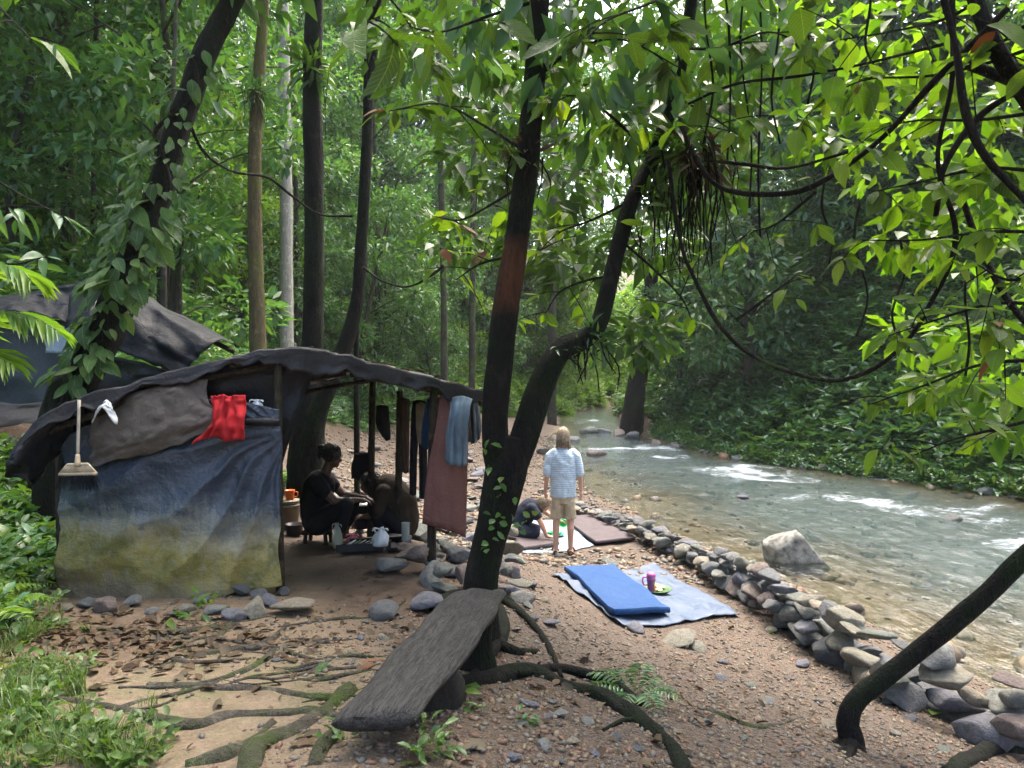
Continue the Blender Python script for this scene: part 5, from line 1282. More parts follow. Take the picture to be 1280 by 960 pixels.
for (px, py, hw) in ((492, 716, 25), (538, 730, 23), (541, 706, 16), (532, 762, 26), (577, 706, 17), (592, 724, 16), (560, 690, 15), (605, 700, 15), (513, 700, 15), (556, 742, 16), (622, 694, 14), (636, 720, 14), (641, 744, 13), (520, 674, 21), (546, 664, 15), (572, 668, 15), (500, 684, 16), (655, 752, 12), (582, 748, 15), (478, 690, 10), (530, 690, 12), (610, 722, 12), (566, 722, 13), (548, 680, 12), (640, 690, 10), (650, 705, 9), (662, 735, 9), (590, 678, 12), (610, 668, 11), (625, 660, 10), (508, 660, 12), (492, 665, 10), (625, 740, 11), (600, 745, 12)):
    stone_at(px, py, hw * 1.3, 'grey stone in the heap round the front post', 'stones heaped round the front post', STONES + STONES_HI)
for k in range(26):
    px, py = rng.uniform(520, 650), rng.uniform(650, 745)
    o = stone_at(px, py + 14, rng.uniform(11, 19), 'grey stone in the heap round the front post', 'stones heaped round the front post'); o.location.z += rng.uniform(.06, .16)
o = stone_at(484, 772, 25, 'flat-topped grey stone slab set beside the plank', None, [stone_mesh('slab', 955, 3, .55, STONE, 1)], .9, tilt=.05, name='stone_slab')
for (px, py, hw) in ((765, 709, 15), (797, 790, 16), (848, 806, 24), (872, 814, 15), (690, 782, 14), (1003, 833, 13), (1078, 842, 15), (1035, 908, 10), (1150, 862, 16), (1110, 880, 8), (1022, 878, 7), (905, 830, 8), (964, 790, 9), (1000, 806, 10), (1090, 850, 10), (1140, 900, 9), (940, 860, 10), (660, 884, 15), (690, 880, 8), (700, 896, 12), (684, 898, 9), (735, 905, 10), (770, 925, 10), (715, 930, 11), (650, 910, 10), (680, 935, 13), (745, 945, 9), (640, 950, 12), (590, 940, 9), (700, 955, 10), (800, 940, 9), (900, 850, 9), (860, 945, 9), (1000, 940, 9), (930, 925, 8), (960, 880, 9), (880, 905, 8), (479, 800, 9), (346, 827, 7), (450, 800, 7), (457, 780, 6), (440, 830, 6), (420, 800, 5), (1060, 870, 9), (985, 850, 7), (1120, 920, 10), (1180, 940, 10), (700, 640, 9), (660, 760, 9), (680, 752, 8), (668, 775, 8), (720, 800, 8), (645, 790, 8)):
    o = stone_at(px, py, hw, 'smooth stone lying loose on the pebble beach', 'loose stones on the pebble beach', None, .7)
for (px, py, hw) in ((735, 548, 15), (755, 551, 13), (772, 552, 12), (700, 552, 11), (718, 556, 10), (790, 556, 12), (745, 578, 16), (1190, 676, 13), (820, 560, 9), (690, 582, 9), (930, 640, 10), (680, 568, 10)):
    o = stone_at(px, py, hw, 'wet dark rock breaking the water of the river', 'rocks in the river', STONES_WET, 1.1); o.location.z = max(o.location.z, float(waterz(o.location.y)) + .03)
for k in range(70):
    px, py = rng.uniform(395, 660), rng.uniform(562, 640)
    if px > 625 and py > 612: continue
    stone_at(px, py, rng.uniform(6, 15), 'pale stone on the gravel bar behind the open shelter', 'pale stones on the gravel bar', None, .7)
for k in range(46):
    y = rng.uniform(12, 31); x = float(xf(y)) + rng.uniform(-.15, .7)
    o = put_stone(None, x, y, h1(x, y) + .03, rng.uniform(.1, .3), None, .2); tag(o, 'stone along the waterline of the far bank', 'stone', 'stones along the far waterline')
for (px, py, hw) in ((30, 668, 22), (55, 700, 20), (20, 712, 22), (45, 735, 24), (8, 690, 22), (62, 655, 14), (12, 745, 14)):
    o = stone_at(px, py, hw, 'earthy rock in the bank beside the stained sheet', 'rocks in the bank beside the shelter', STONES_HI)

# pebbles: uncountable
def pebbles(name, n, x0, x1, y0, y1, smin, smax, keep, label):
    x = rng.uniform(x0, x1, n); y = y0 + (y1 - y0) * rng.uniform(0, 1, n) ** 1.5
    k = keep(x, y); x, y = x[k], y[k]; m = len(x)
    s = smin + (smax - smin) * rng.uniform(0, 1, m) ** 4
    z = H(x, y) + s * .12
    sc = np.stack([s, s, s], -1)
    return scatter(name, np.stack([x, y, z], -1), np.stack([rng.normal(size=m) * .3, rng.normal(size=m) * .3, rng.uniform(0, 6.28, m)], -1), sc, [kit('pebble_kit', q) for q in PEBK], label, 'pebbles')
PEBK = [stone_mesh('pebble', 400 + i, 1, .55, PEBBLE) for i in range(7)]
TARP_POLY = [gp(*p) for p in ((687, 719), (775, 783), (839, 787), (924, 770), (820, 706))]
def in_poly(x, y, poly):
    c = np.zeros(len(x), bool); j = len(poly) - 1
    for i in range(len(poly)):
        a, b = poly[i], poly[j]
        c ^= ((a.y > y) != (b.y > y)) & (x < (b.x - a.x) * (y - a.y) / (b.y - a.y + 1e-9) + a.x); j = i
    return c
MATS_POLY = [Vector(p) for p in ((-.6, 10.5, 0), (1.95, 10.95, 0), (1.5, 13.4, 0), (-.7, 12.9, 0))]
def keep1(x, y):
    g = fbm(x * .9, y * .9, 141, 3)
    dens = np.clip(.35 + .75 * sstep(-1.3, -.1, x + .2 * (y - 3)) + .55 * g, .04, 1) * np.clip(1.25 - y / 9, .3, 1)
    wallside = x < xn(y) + .3
    return (rng.uniform(0, 1, len(x)) < dens) & wallside & ~in_poly(x, y, TARP_POLY) & ~in_poly(x, y, MATS_POLY) & ~((x > -2.2) & (x < -.7) & (y > 5.5))
pebbles('beach_pebbles', 90000, -2.4, 4.4, 2.1, 10.5, .004, .024, keep1, 'brown and grey pebbles strewn over the beach')
def keep2(x, y): return (x < xn(y) + .1) & (x > -6.2) & (clearing(x, y) < 0) & ~in_poly(x, y, MATS_POLY)
pebbles('bar_pebbles', 26000, -6, 6, 9, 32, .015, .085, keep2, 'pale cobbles covering the gravel bar')
def keep3(x, y): return (x > xn(y)) & (x < xf(y))
pebbles('riverbed_stones', 800, 1, 13, 5, 30, .05, .26, keep3, 'brown stones lying on the river bed')

# fallen leaves: uncountable
def litter_cover(name, n, cx, cy, sx, sy, s0, s1, label):
    x = cx + rng.normal(size=n) * sx; y = cy + rng.normal(size=n) * sy
    k = (y > 1.8) & ~in_poly(x, y, TARP_POLY) & (x < xn(y)); x, y = x[k], y[k]; m = len(x)
    s = rng.uniform(s0, s1, m)
    return scatter(name, np.stack([x, y, H(x, y) + .012], -1), np.stack([rng.normal(size=m) * .3, rng.normal(size=m) * .3, rng.uniform(0, 6.28, m)], -1), np.stack([s, s, s], -1), [kit('leaf_kit', q) for q in DEADK], label, 'leaf litter')
litter_cover('leaf_litter', 650, -2.3, 4.35, .55, .32, .03, .10, 'brown fallen leaves heaped in front of the stained sheet')
litter_cover('scattered_leaves', 420, -.6, 4.2, 1.2, 1.0, .03, .09, 'scattered fallen leaves round the plank and roots')
litter_cover('beach_leaves', 260, 1.6, 6.0, 1.0, 2.2, .04, .10, 'few fallen leaves dotted over the pebbles')
# bigger single leaves one can pick out
for i, (px, py, ln, m_) in enumerate(((605, 868, .10, LEAF_DEAD), (960, 792, .12, LEAF_NEAR), (1165, 897, .16, LEAF_NEAR), (1030, 797, .10, LEAF_NEAR), (395, 848, .12, LEAF_VINE), (612, 805, .09, LEAF_RUST), (240, 820, .14, LEAF_VINE), (205, 812, .13, LEAF_RUST), (690, 905, .08, LEAF_DEAD), (925, 905, .1, LEAF_DEAD), (450, 833, .12, LEAF_RUST), (470, 835, .1, LEAF_RUST))):
    p = gp(px, py, .018); o = link('fallen_leaf', random.choice(leaf_set(m_, .5)), None, p, (rng.normal() * .12, rng.normal() * .12, rng.uniform(0, 6.28)), ln)
    tag(o, ('yellow-green' if m_ is LEAF_NEAR else 'green' if m_ is LEAF_VINE else 'rusty orange' if m_ is LEAF_RUST else 'tan') + ' fallen leaf lying flat on the ground', 'leaf', 'single fallen leaves')

# grass and small plants
def tuft(i):
    V, F = [], []
    for b in range(22):
        a = rng.uniform(0, 6.28); l = rng.uniform(.35, 1.1); lean = rng.uniform(.2, 1.1); w = rng.uniform(.012, .026)
        base = np.array([rng.normal() * .22, rng.normal() * .22, 0]); d = np.array([math.cos(a), math.sin(a), 0]); sd = np.array([-d[1], d[0], 0])
        k = len(V)
        for t, ww in ((0, 1), (.4, .95), (.75, .6), (1, .05)):
            c = base + d * lean * l * t ** 1.7 + np.array([0, 0, l * t * (1 - .3 * lean * t)])
            V += [c + sd * w * ww, c - sd * w * ww]
        F += [(k, k + 1, k + 3, k + 2), (k + 2, k + 3, k + 5, k + 4), (k + 4, k + 5, k + 7, k + 6)]
    return np_mesh('grass_tuft', np.array(V), np.array(F), GRASS_M)
TUFTS = [tuft(i) for i in range(5)]
pg = []
for (px, py, sx, sy, n) in ((15, 830, 36, 40, 85), (30, 935, 60, 22, 110), (95, 855, 20, 10, 26), (20, 760, 20, 25, 60), (130, 945, 35, 14, 60), (15, 890, 30, 30, 90)):
    for k in range(n):
        qx, qy = px + rng.normal() * sx, py + rng.normal() * sy
        if qx > 190 or qy < 720 or rng.uniform() < .45 + .5 * float(vnoise(qx / 22, qy / 14, 5)): continue
        pg.append(gp(qx, min(qy, 1100)))
pg = np.array(pg); m = len(pg); s = rng.uniform(.05, .15, m)
scatter('grass', pg, np.stack([rng.normal(size=m) * .12, rng.normal(size=m) * .12, rng.uniform(0, 6.28, m)], -1), np.stack([s, s, s * rng.uniform(.8, 1.3, m)], -1), [kit('grass_kit', q) for q in TUFTS], 'bright green grass and weeds on the left bank', 'grass')
kk = rng.uniform(0, 1, m) < .35; s = rng.uniform(.05, .12, m)
scatter('bank_sprouts', pg[kk] + rng.normal(size=(kk.sum(), 3)) * np.array([.08, .08, 0]), np.stack([rng.normal(size=m) * .2, rng.normal(size=m) * .2, rng.uniform(0, 6.28, m)], -1)[kk], np.stack([s, s, s], -1)[kk], [kit('sprout_kit', clump_mesh('sprout', 24, 1, .55, GRASS_M, 5, .5, True)) for i in range(3)], 'small leafy weeds mixed through the grass on the left bank', 'weeds')
# leafy ground cover on the bank beside and behind the shelters
x = rng.uniform(-7, -2.9, 5200); y = rng.uniform(3.2, 10.5, 5200)
k = (x < np.interp(y, [3.2, 4.2, 5.0, 5.6, 7, 9, 10.5], [-2.6, -3.0, -3.55, -3.6, -3.5, -3.4, -3.2])) & ~((x > -6.5) & (x < -3.5) & (y > 7.95) & (y < 9.6))
x, y = x[k], y[k]; m = len(x); s = rng.uniform(.14, .34, m)
K_low = [kit('weed_kit', clump_mesh('weed', 42, 1, .42, LEAF_BG if i else LEAF_VINE, 7, .5, True)) for i in range(3)] + [kit('weed_kit', fern_mesh('weed', 7, 1.3, LEAF_YG, 12))]
scatter('bank_weeds', np.stack([x, y, H(x, y) - .01], -1), np.stack([rng.normal(size=m) * .15, rng.normal(size=m) * .15, rng.uniform(0, 6.28, m)], -1), np.stack([s, s, s], -1), K_low, 'low broad-leaved weeds covering the bank beside the shelters', 'weeds')
def plant(px, py, me, s, label, cat='plant', name='small_plant', rz=None):
    p = gp(px, py)
    return tag(link(name, me, None, p, (0, 0, rng.uniform(0, 6) if rz is None else rz), s), label, cat)
plant(795, 872, fern_mesh('fern', 9, .28, LEAF_DK, 12, .8, .3), 1, 'small dark fern growing beside the mossy root', 'fern', 'fern')
plant(540, 945, clump_mesh('seedling', 46, .16, .06, LEAF_VINE, 7, .45, True), 1, 'small weed growing in front of the near end of the plank')
plant(565, 880, clump_mesh('seedling', 14, .15, .13, LEAF_VINE, 4, .35, True), 1, 'broad-leaved seedling growing against the side of the plank')
plant(575, 888, clump_mesh('seedling', 10, .09, .08, LEAF_VINE, 3, .4, True), 1, 'tiny seedling close by the broad-leaved seedling')
plant(243, 775, clump_mesh('seedling', 10, .22, .15, LEAF_VINE, 4, .3, True), 1, 'green seedling growing at the hem of the stained sheet')
plant(262, 762, clump_mesh('seedling', 9, .16, .12, LEAF_NEAR, 3, .35, True), 1, 'yellowish seedling among the stones at the hem')
plant(95, 745, clump_mesh('seedling', 12, .12, .1, LEAF_NEAR, 4, .4, True), 1, 'pale sprout at the left corner of the stained sheet')
plant(430, 925, clump_mesh('seedling', 18, .1, .06, LEAF_VINE, 5, .4, True), 1, 'weed sprouting by the mossy root under the plank')
plant(655, 905, clump_mesh('seedling', 12, .09, .06, LEAF_DK, 4, .4, True), 1, 'dark sprout among the pebbles by the root')
# the palm reaching in at the left
palm = empty('palm', gpt(-4.2, 4.6), 0, 'light green palm reaching in beside the rear tent', 'palm')
def frond(P, ll, n=26, mat=LEAF_YG):
    C = catmull([at(*p) for p in P], 12); mb_t = tube([at(*p) for p in P], list(np.linspace(.012, .004, len(P))), 6, 5)
    idx = np.linspace(len(C) * .15, len(C) - 1, n).astype(int); T = np.gradient(C, axis=0); T = unit(T)
    Pp, D, Nn, L = [], [], [], []
    for k, i in enumerate(idx):
        sd = np.cross(T[i], [0, 0, 1.0]); sd /= np.linalg.norm(sd)
        for sg in (-1, 1):
            Pp.append(C[i]); D.append(sd * sg * .8 + T[i] * .7 + np.array([0, 0, -.25 + .1 * rng.normal()])); Nn.append([rng.normal() * .1, 0, 1]); L.append(ll * math.sin(math.pi * (.2 + .75 * k / n)) ** .6)
    V, F = leaves(np.array(Pp), np.array(D), np.array(Nn), np.array(L), np.array(L) * .13, True)
    fr = part('frond', np_mesh('frond', V, F, mat), palm)
    st = link('stalk', make_mesh('stalk', *mb_t, LEAF_VINE), fr)
    st.parent = fr
frond([(-110, 470, 4.5), (-60, 420, 4.5), (0, 392, 4.5), (40, 396, 4.5), (70, 412, 4.5)], .33)
frond([(-110, 430, 4.4), (-60, 360, 4.4), (-10, 332, 4.4), (25, 338, 4.4), (38, 350, 4.4)], .3)
frond([(-110, 480, 4.3), (-70, 450, 4.3), (-20, 440, 4.3), (15, 455, 4.3)], .3)
part('trunk', make_mesh('trunk', *tube([gpt(-4.2, 4.6, -.2), gpt(-4.1, 4.6, .5), at(-110, 470, 4.5)], [.06, .05, .03], 9, 5, .1), BARK_DK), palm)
hb = empty('drooping_tree', gpt(-5.6, 6.2), 0, 'tree with long drooping leaves reaching in over the rear tent', 'tree')
part('trunk', make_mesh('trunk', *tube([gpt(-5.6, 6.2, -.3), at(-170, 300, 6.0), at(-120, 100, 5.8), at(-90, -80, 5.6)], [.12, .1, .07, .05], 9, 6, .1), BARK), hb)
for P, n, ln, m_ in (([(-120, 100, 5.8), (-50, 190, 5.6), (20, 240, 5.4), (80, 270, 5.2)], 24, .26, LEAF_DK), ([(-90, -60, 5.6), (-30, -20, 5.2), (10, 20, 5.0), (40, 50, 4.9)], 18, .26, LEAF_VINE), ([(-170, 300, 6.0), (-60, 310, 5.8), (10, 330, 5.7), (60, 320, 5.6)], 20, .24, LEAF_DK)):
    branch(hb, P, .014, n, ln, m_, .3, .25, 0)
tn = empty('near_bough', at(470, -120, 3.3), 0, 'bough of large dark leaves hanging in at the top beside the crooked trunk', 'bough')
branch(tn, [(500, -120, 3.3), (485, -40, 3.2), (470, 10, 3.2), (450, 40, 3.2)], .014, 14, .24, LEAF_OLIVE, .42, .2, 0)
# ------------------------------------------------------------------ plank bench
pl = empty('plank_bench', gpt(-.42, 3.3), 0, 'thick weathered grey plank bench leading to the forked tree', 'bench')
A0, A1, B0, B1 = at(415, 892, 2.62), at(521, 886, 2.66), at(572, 731, 4.2), at(632, 734, 4.25)
for q in (A0, A1, B0, B1): q.z = q.z
def plank_f():
    V, F = [], []; n, m = 40, 12
    rows = []
    for i in range(n + 1):
        t = i / n; l = A0.lerp(B0, t); r_ = A1.lerp(B1, t); ring = []
        bul = .02 * math.sin(math.pi * t) + .012 * float(vnoise(t * 7, 1, 5)); bur = .025 * math.sin(math.pi * t * .8) + .014 * float(vnoise(t * 8, 4, 6))
        d = (r_ - l).normalized(); l = l - d * bul; r_ = r_ + d * bur; th = .076 + .01 * float(vnoise(t * 5, 2, 8))
        endr = .03 * (math.exp(-t * n / 1.2) + math.exp(-(1 - t) * n / 1.2))
        ydir = (B0 - A0).normalized()
        for k in range(m + 1):
            u = k / m; p = l.lerp(r_, u); p.z += .006 * float(vnoise(u * 6, t * 16, 9)) - .02 * (2 * u - 1) ** 6 - endr * .5 - .008 * float(sstep(.0, 1, vnoise(u * 14, t * 2, 10)))
            if i in (0, n): p = p + ydir * (.012 * float(vnoise(u * 9, 3, 11)))
            ring.append(p)
        for k in range(m, -1, -1):
            u = k / m; p = l.lerp(r_, u) + d * (.012 * (1 - 2 * u)); p.z -= th - .02 * (2 * u - 1) ** 4 - endr * .3; ring.append(p)
        rows.append(ring)
    R_ = len(rows[0])
    for r_ in rows: V += r_
    for i in range(n):
        for k in range(R_): F.append((i * R_ + k, i * R_ + (k + 1) % R_, (i + 1) * R_ + (k + 1) % R_, (i + 1) * R_ + k))
    F.append(tuple(range(R_))[::-1]); F.append(tuple(n * R_ + k for k in range(R_)))
    return V, [f[::-1] for f in F]
V, F = plank_f()
# own axes: x across, y along the grain
ax = (B0 - A0).normalized(); Mo = Matrix.Translation(A0) @ Matrix.Rotation(-math.atan2(ax.x, ax.y), 4, 'Z')
po = link('plank', make_mesh('plank', [Mo.inverted() @ v for v in V], F, PLANK), pl)
po.matrix_parent_inverse = inv_of(pl); po.matrix_basis = Mo
PROP = stone_mesh('prop', 990, 3, .72, simple('shadow_dark_earthy_rock', (.03, .026, .02), .9, .5, 9, .5), .6)  # earthy brown deepened to stand for the shadow under the plank
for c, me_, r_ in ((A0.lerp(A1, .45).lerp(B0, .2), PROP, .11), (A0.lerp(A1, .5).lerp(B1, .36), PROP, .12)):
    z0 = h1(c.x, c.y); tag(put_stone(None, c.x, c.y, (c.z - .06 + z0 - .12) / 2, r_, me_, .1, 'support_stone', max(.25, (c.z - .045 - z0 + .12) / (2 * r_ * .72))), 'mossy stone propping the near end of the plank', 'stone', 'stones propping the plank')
c = B0.lerp(B1, .5).lerp(A0, .12); z0 = h1(c.x, c.y)
tag(link('stump', make_mesh('stump', *tube([Vector((c.x, c.y, z0 - .15)), Vector((c.x, c.y, z0 + .1)), Vector((c.x + .02, c.y, c.z - .07))], [.17, .13, .11], 14, 5, .25, 3), BARK_DK)), 'dark stump holding up the far end of the plank', 'stump')

# ------------------------------------------------------------------ mats, sheets and what lies on them
def ground_sheet(name, corners, mat, label, cat, lift=.02, n=26, amp=.012, sd=0, ragged=.02):
    C = [Vector((c[0], c[1], 0)) for c in corners]
    def f(s, t):
        p = C[0].lerp(C[1], s).lerp(C[3].lerp(C[2], s), t)
        e = max(abs(s - .5), abs(t - .5)) * 2
        x = p.x + ragged * float(vnoise(t * 7, s * 7, sd)) * e ** 3; y = p.y + ragged * float(vnoise(t * 7, s * 7, sd + 2)) * e ** 3
        return Vector((x, y, h1(x, y) + lift + amp * max(0, float(crumple(s * 5, t * 5, sd + 4)))))
    V, F = grid(f, n, n); o = link(name, make_mesh(name, V, F, mat))
    m = o.modifiers.new('thickness', 'SOLIDIFY'); m.thickness = .005; m.offset = 0
    return tag(o, label, cat)
P = lambda px, py: (gp(px, py).x, gp(px, py).y)
ground_sheet('ground_sheet', [P(690, 720), P(778, 785), P(924, 771), P(818, 706)], TARP_BLUE, 'crumpled blue-grey plastic sheet spread on the pebbles', 'plastic sheet', .02, 60, .03, 151)
ground_sheet('ground_sheet', [P(640, 691), P(742, 683), (1.0, 13.3), (-.45, 12.9)], TARP_PALE, 'pale blue plastic sheet spread under the two brown mats', 'plastic sheet', .015, 26, .010, 157)
def mat_obj(name, corners, th, mat, label, sag=.0, sd=0, lift=.03):
    C = [Vector((c[0], c[1], 0)) for c in corners]; n = 18
    V, F = [], []
    zc = [h1(c.x, c.y) + lift for c in C]
    def base(s, t):
        p = C[0].lerp(C[1], s).lerp(C[3].lerp(C[2], s), t)
        z = (zc[0] * (1 - s) + zc[1] * s) * (1 - t) + (zc[3] * (1 - s) + zc[2] * s) * t
        return Vector((p.x, p.y, max(z, h1(p.x, p.y) + lift - .005) + sag * float(sstep(.88, 1, 1 - t)) * .6 + .008 * float(vnoise(s * 3, t * 5, sd))))
    st = [(0, 0)] ; N = n
    prof = [(0.012, 0), (0, .25), (0, .75), (.012, 1)]
    for ins, zz in prof:
        ring = []
        for k in range(4 * N):
            e, q = divmod(k, N); q /= N
            s, t = ((q, 0), (1, q), (1 - q, 1), (0, 1 - q))[e]
            s = ins + s * (1 - 2 * ins); t = ins * .4 + t * (1 - .8 * ins)
            b = base(s, t); ring.append(Vector((b.x, b.y, b.z + zz * th)))
        V += ring
    L = 4 * N
    for r_ in range(3):
        for k in range(L): F.append((r_ * L + k, r_ * L + (k + 1) % L, (r_ + 1) * L + (k + 1) % L, (r_ + 1) * L + k))
    gv, gf = grid(lambda s, t: base(.012 + s * .976, .005 + t * .99) + Vector((0, 0, th * 1.0 + .004 * math.sin(math.pi * s) * math.sin(math.pi * t))), N, N)
    k0 = len(V); V += gv; F += [tuple(i + k0 for i in f) for f in gf]; F.append(tuple(range(L))[::-1])
    return tag(link(name, make_mesh(name, V, F, mat)), label, 'mat')
BLUEMAT = tarp_mat('blue_mat', (.009, .048, .155), .6, .6, (.035, .08, .15), .2); BROWNMAT = tarp_mat('brown_mat', (.07, .054, .058), .6, .3, (.10, .082, .082), .25)
mat_obj('sleeping_mat', [P(768, 779), P(838, 776), P(768, 716), P(705, 719)], .055, BLUEMAT, 'bright blue foam sleeping mat on the blue-grey sheet', .05, 3, .045)
mat_obj('sleeping_mat', [P(655, 691), P(699, 683), (.15, 12.5), (-.38, 12.35)], .045, BROWNMAT, 'brown sleeping mat with a person kneeling on it', 0, 5)
mat_obj('sleeping_mat', [P(745, 683), P(794, 677), P(735, 648), P(700, 650)], .045, BROWNMAT, 'empty brown sleeping mat beside the stone wall', 0, 7)

def mug(p, h, r_, label, body, top):
    e = empty('thermos_mug', p, 0, label, 'mug')
    part('body', make_mesh('body', *lathe([(r_ * .8, 0), (r_ * .85, .01), (r_ * .9, h * .5), (r_, h * .52), (r_ * 1.02, h * .8)], 20, Matrix.Translation(p)), body), e)
    part('lid', make_mesh('lid', *lathe([(r_ * 1.05, h * .8), (r_ * 1.06, h * .9), (r_ * .9, h * .95), (r_ * .5, h), (r_ * .1, h)], 20, Matrix.Translation(p)), top), e)
    part('handle', make_mesh('handle', *tube([p + Vector(q) for q in ((-r_ * .9, 0, h * .75), (-r_ * 1.8, 0, h * .72), (-r_ * 1.95, 0, h * .55), (-r_ * 1.7, 0, h * .36), (-r_ * .85, 0, h * .34))], .009, 8, 4), top), e)
pt = gp(820, 744); zt = pt.z + .045
tray = empty('food_tray', Vector((pt.x, pt.y, zt)), 0, 'round green leaf-lined tray of food on the blue-grey sheet', 'tray')
GREENP = plastic('green_tray', (.03, .09, .018), .5)
part('dish', make_mesh('dish', *lathe([(.02, 0), (.14, .004), (.165, .028), (.17, .03), (.165, .034), (.14, .012), (.02, .01)], 28, Matrix.Translation((pt.x, pt.y, zt))), GREENP), tray)
DARKP = plastic('dark_food', (.03, .025, .02), .5)
for k in range(9):
    a, rr = rng.uniform(0, 6.28), rng.uniform(.02, .11)
    V = np.array(STONES[k % 8].vertices[0].co)
    o = link('food_piece', stone_mesh('food_piece', 600 + k, 2, .5, simple('food_%d' % k, ((.55, .42, .22), (.6, .5, .3), (.10, .2, .03), (.5, .3, .1))[k % 4], .5)), tray, (rr * math.cos(a), rr * math.sin(a), .03), (0, .2, a), rng.uniform(.025, .045))
mug(Vector((pt.x - .065, pt.y - .06, zt + .012)), .21, .046, 'pink and purple lidded mug standing on the round food tray', plastic('purple_plastic', (.22, .06, .16), .3), plastic('pink_plastic', (.65, .12, .32), .3))
gt = Vector((.66, 11.75, h1(.66, 11.75) + .03))
t2_ = empty('bowl_tray', gt, 0, 'shallow dish of green bowls on the pale blue sheet', 'tray')
part('dish', make_mesh('dish', *lathe([(.02, 0), (.15, .004), (.17, .03), (.175, .032), (.165, .034), (.14, .012), (.02, .01)], 24, Matrix.Translation(gt)), plastic('teal_plastic', (.05, .2, .2), .4)), t2_)
GRN = plastic('green_plastic', (.03, .45, .12), .35)
for dx, dy in ((-.06, .03), (.07, -.02)):
    part('bowl', make_mesh('bowl', *lathe([(.03, .012), (.05, .03), (.06, .06), (.056, .06), (.045, .03), (.01, .02)], 18, Matrix.Translation(gt + Vector((dx, dy, 0)))), GRN), t2_)

# ------------------------------------------------------------------ kitchen things under the roof
def lathed(name, p, prof, mat, label, cat, seg=22, extra=None):
    return tag(link(name, make_mesh(name, *lathe(prof, seg), mat), None, p), label, cat)
def fl(px, py, d, up=0):
    q = at(px, py, d); return Vector((q.x, q.y, h1(q.x, q.y) + up))
CREAM = plastic('cream_plastic', (.2, .17, .115), .5); ORANGE = plastic('orange_plastic', (.85, .17, .02), .35); DARKM = simple('sooty_metal', (.012, .012, .016), .4, .3, 9); 
k0 = fl(360, 640, 8.3)
bk = empty('bucket', k0, 0, 'cream plastic bucket standing behind the edge of the stained sheet', 'bucket')
part('body', make_mesh('body', *lathe([(.10, 0), (.105, .01), (.125, .3), (.132, .3), (.132, .32), (.12, .32), (.10, .02)], 24, Matrix.Translation(k0)), CREAM), bk)
part('rim', make_mesh('rim', *lathe([(.128, .27), (.137, .275), (.137, .29), (.128, .295)], 24, Matrix.Translation(k0), False), CREAM), bk)
part('lid', make_mesh('lid', *lathe([(.02, .322), (.135, .322), (.138, .335), (.02, .34)], 24, Matrix.Translation(k0)), CREAM), bk)
oc = empty('orange_cup', k0 + Vector((.02, 0, .342)), 0, 'orange plastic cup on top of the cream bucket', 'cup')
part('body', make_mesh('body', *lathe([(.042, 0), (.045, .005), (.055, .1), (.058, .105), (.052, .105), (.04, .01)], 20, Matrix.Translation(oc.location)), ORANGE), oc)
part('handle', make_mesh('handle', *tube([oc.location + Vector(q) for q in ((.05, 0, .085), (.085, 0, .08), (.085, 0, .035), (.047, 0, .03))], .006, 6, 4), ORANGE), oc)
k1 = fl(368, 652, 8.0)
lathed('cooking_pot', k1, [(.07, 0), (.085, .02), (.095, .12), (.102, .125), (.09, .125), (.08, .03), (.01, .02)], DARKM, 'small sooty pot on the floor beside the cream bucket', 'pot')
k2_ = fl(453, 640, 8.3)
bp = empty('stock_pot', k2_ + Vector((0, 0, .12)), 0, 'large dark blue-black pot with a lid between the two crouching people', 'pot')
q = k2_ + Vector((0, 0, .12))
part('body', make_mesh('body', *lathe([(.125, 0), (.135, .02), (.135, .25), (.142, .255), (.125, .255), (.12, .02)], 26, Matrix.Translation(q)), plastic('dark_enamel', (.012, .016, .03), .25)), bp)
part('lid', make_mesh('lid', *lathe([(.146, .257), (.146, .265), (.08, .285), (.02, .29)], 26, Matrix.Translation(q)), simple('lid_metal', (.25, .26, .27), .35)), bp)
part('knob', make_mesh('knob', *lathe([(.012, .288), (.02, .305), (.012, .32)], 12, Matrix.Translation(q)), DARKM), bp)
for k in range(3): tag(put_stone(None, q.x + .11 * math.cos(k * 2.1), q.y + .11 * math.sin(k * 2.1), q.z - .07, .085, None, .1, 'hearth_stone'), 'sooty hearth stone under the dark pot', 'stone', 'hearth stones under the dark pot')
tt_ = fl(462, 684, 7.3)
tb = empty('food_crate', tt_, 0, 'long low dark tray of kitchen things on the shelter floor', 'tray')
mb = MB(); mb.add(*box(tt_ + Vector((0, 0, .035)), (.52, .30, .03), .25)); mb.add(*box(tt_ + Vector((-.03, -.15, .07)), (.52, .02, .07), .25, .0, .0, -.3)); mb.add(*box(tt_ + Vector((.04, .15, .07)), (.52, .02, .07), .25, 0, 0, .3))
part('tray', mb.mesh('tray', plastic('black_plastic', (.006, .007, .007), .5, .2), False), tb)
for k in range(8): part('utensil', make_mesh('utensil', *tube([tt_ + Vector((-.2 + .05 * k, -.08 + .02 * (k % 3), .075)), tt_ + Vector((-.14 + .05 * k, .03, .1))], [.012, .006], 6, 3), simple('utensil_%d' % k, ((.5, .5, .5), (.05, .12, .05), (.3, .25, .2), (.03, .03, .03))[k % 4], .3)), tb)
bag('white_bag', fl(476, 672, 7.15, .07), .08, .19, WHITEP, 'white plastic carrier bag tied shut on the low dark tray', sd=5)
YEL = plastic('yellow_liquid', (.42, .38, .04), .3)
bag('clear_bag', fl(422, 690, 7.4), .05, .27, clear_mat('clear_plastic', (.5, .52, .42)), 'tall clear plastic bag of yellow stuff in front of the seated cook', sd=8)
v0 = fl(422, 690, 7.4); lathed('yellow_contents', v0 + Vector((0, 0, .006)), [(.02, 0), (.04, .01), (.043, .05), (.03, .09), (.01, .1)], YEL, 'yellow stuff in the bottom of the tall clear bag', 'food')
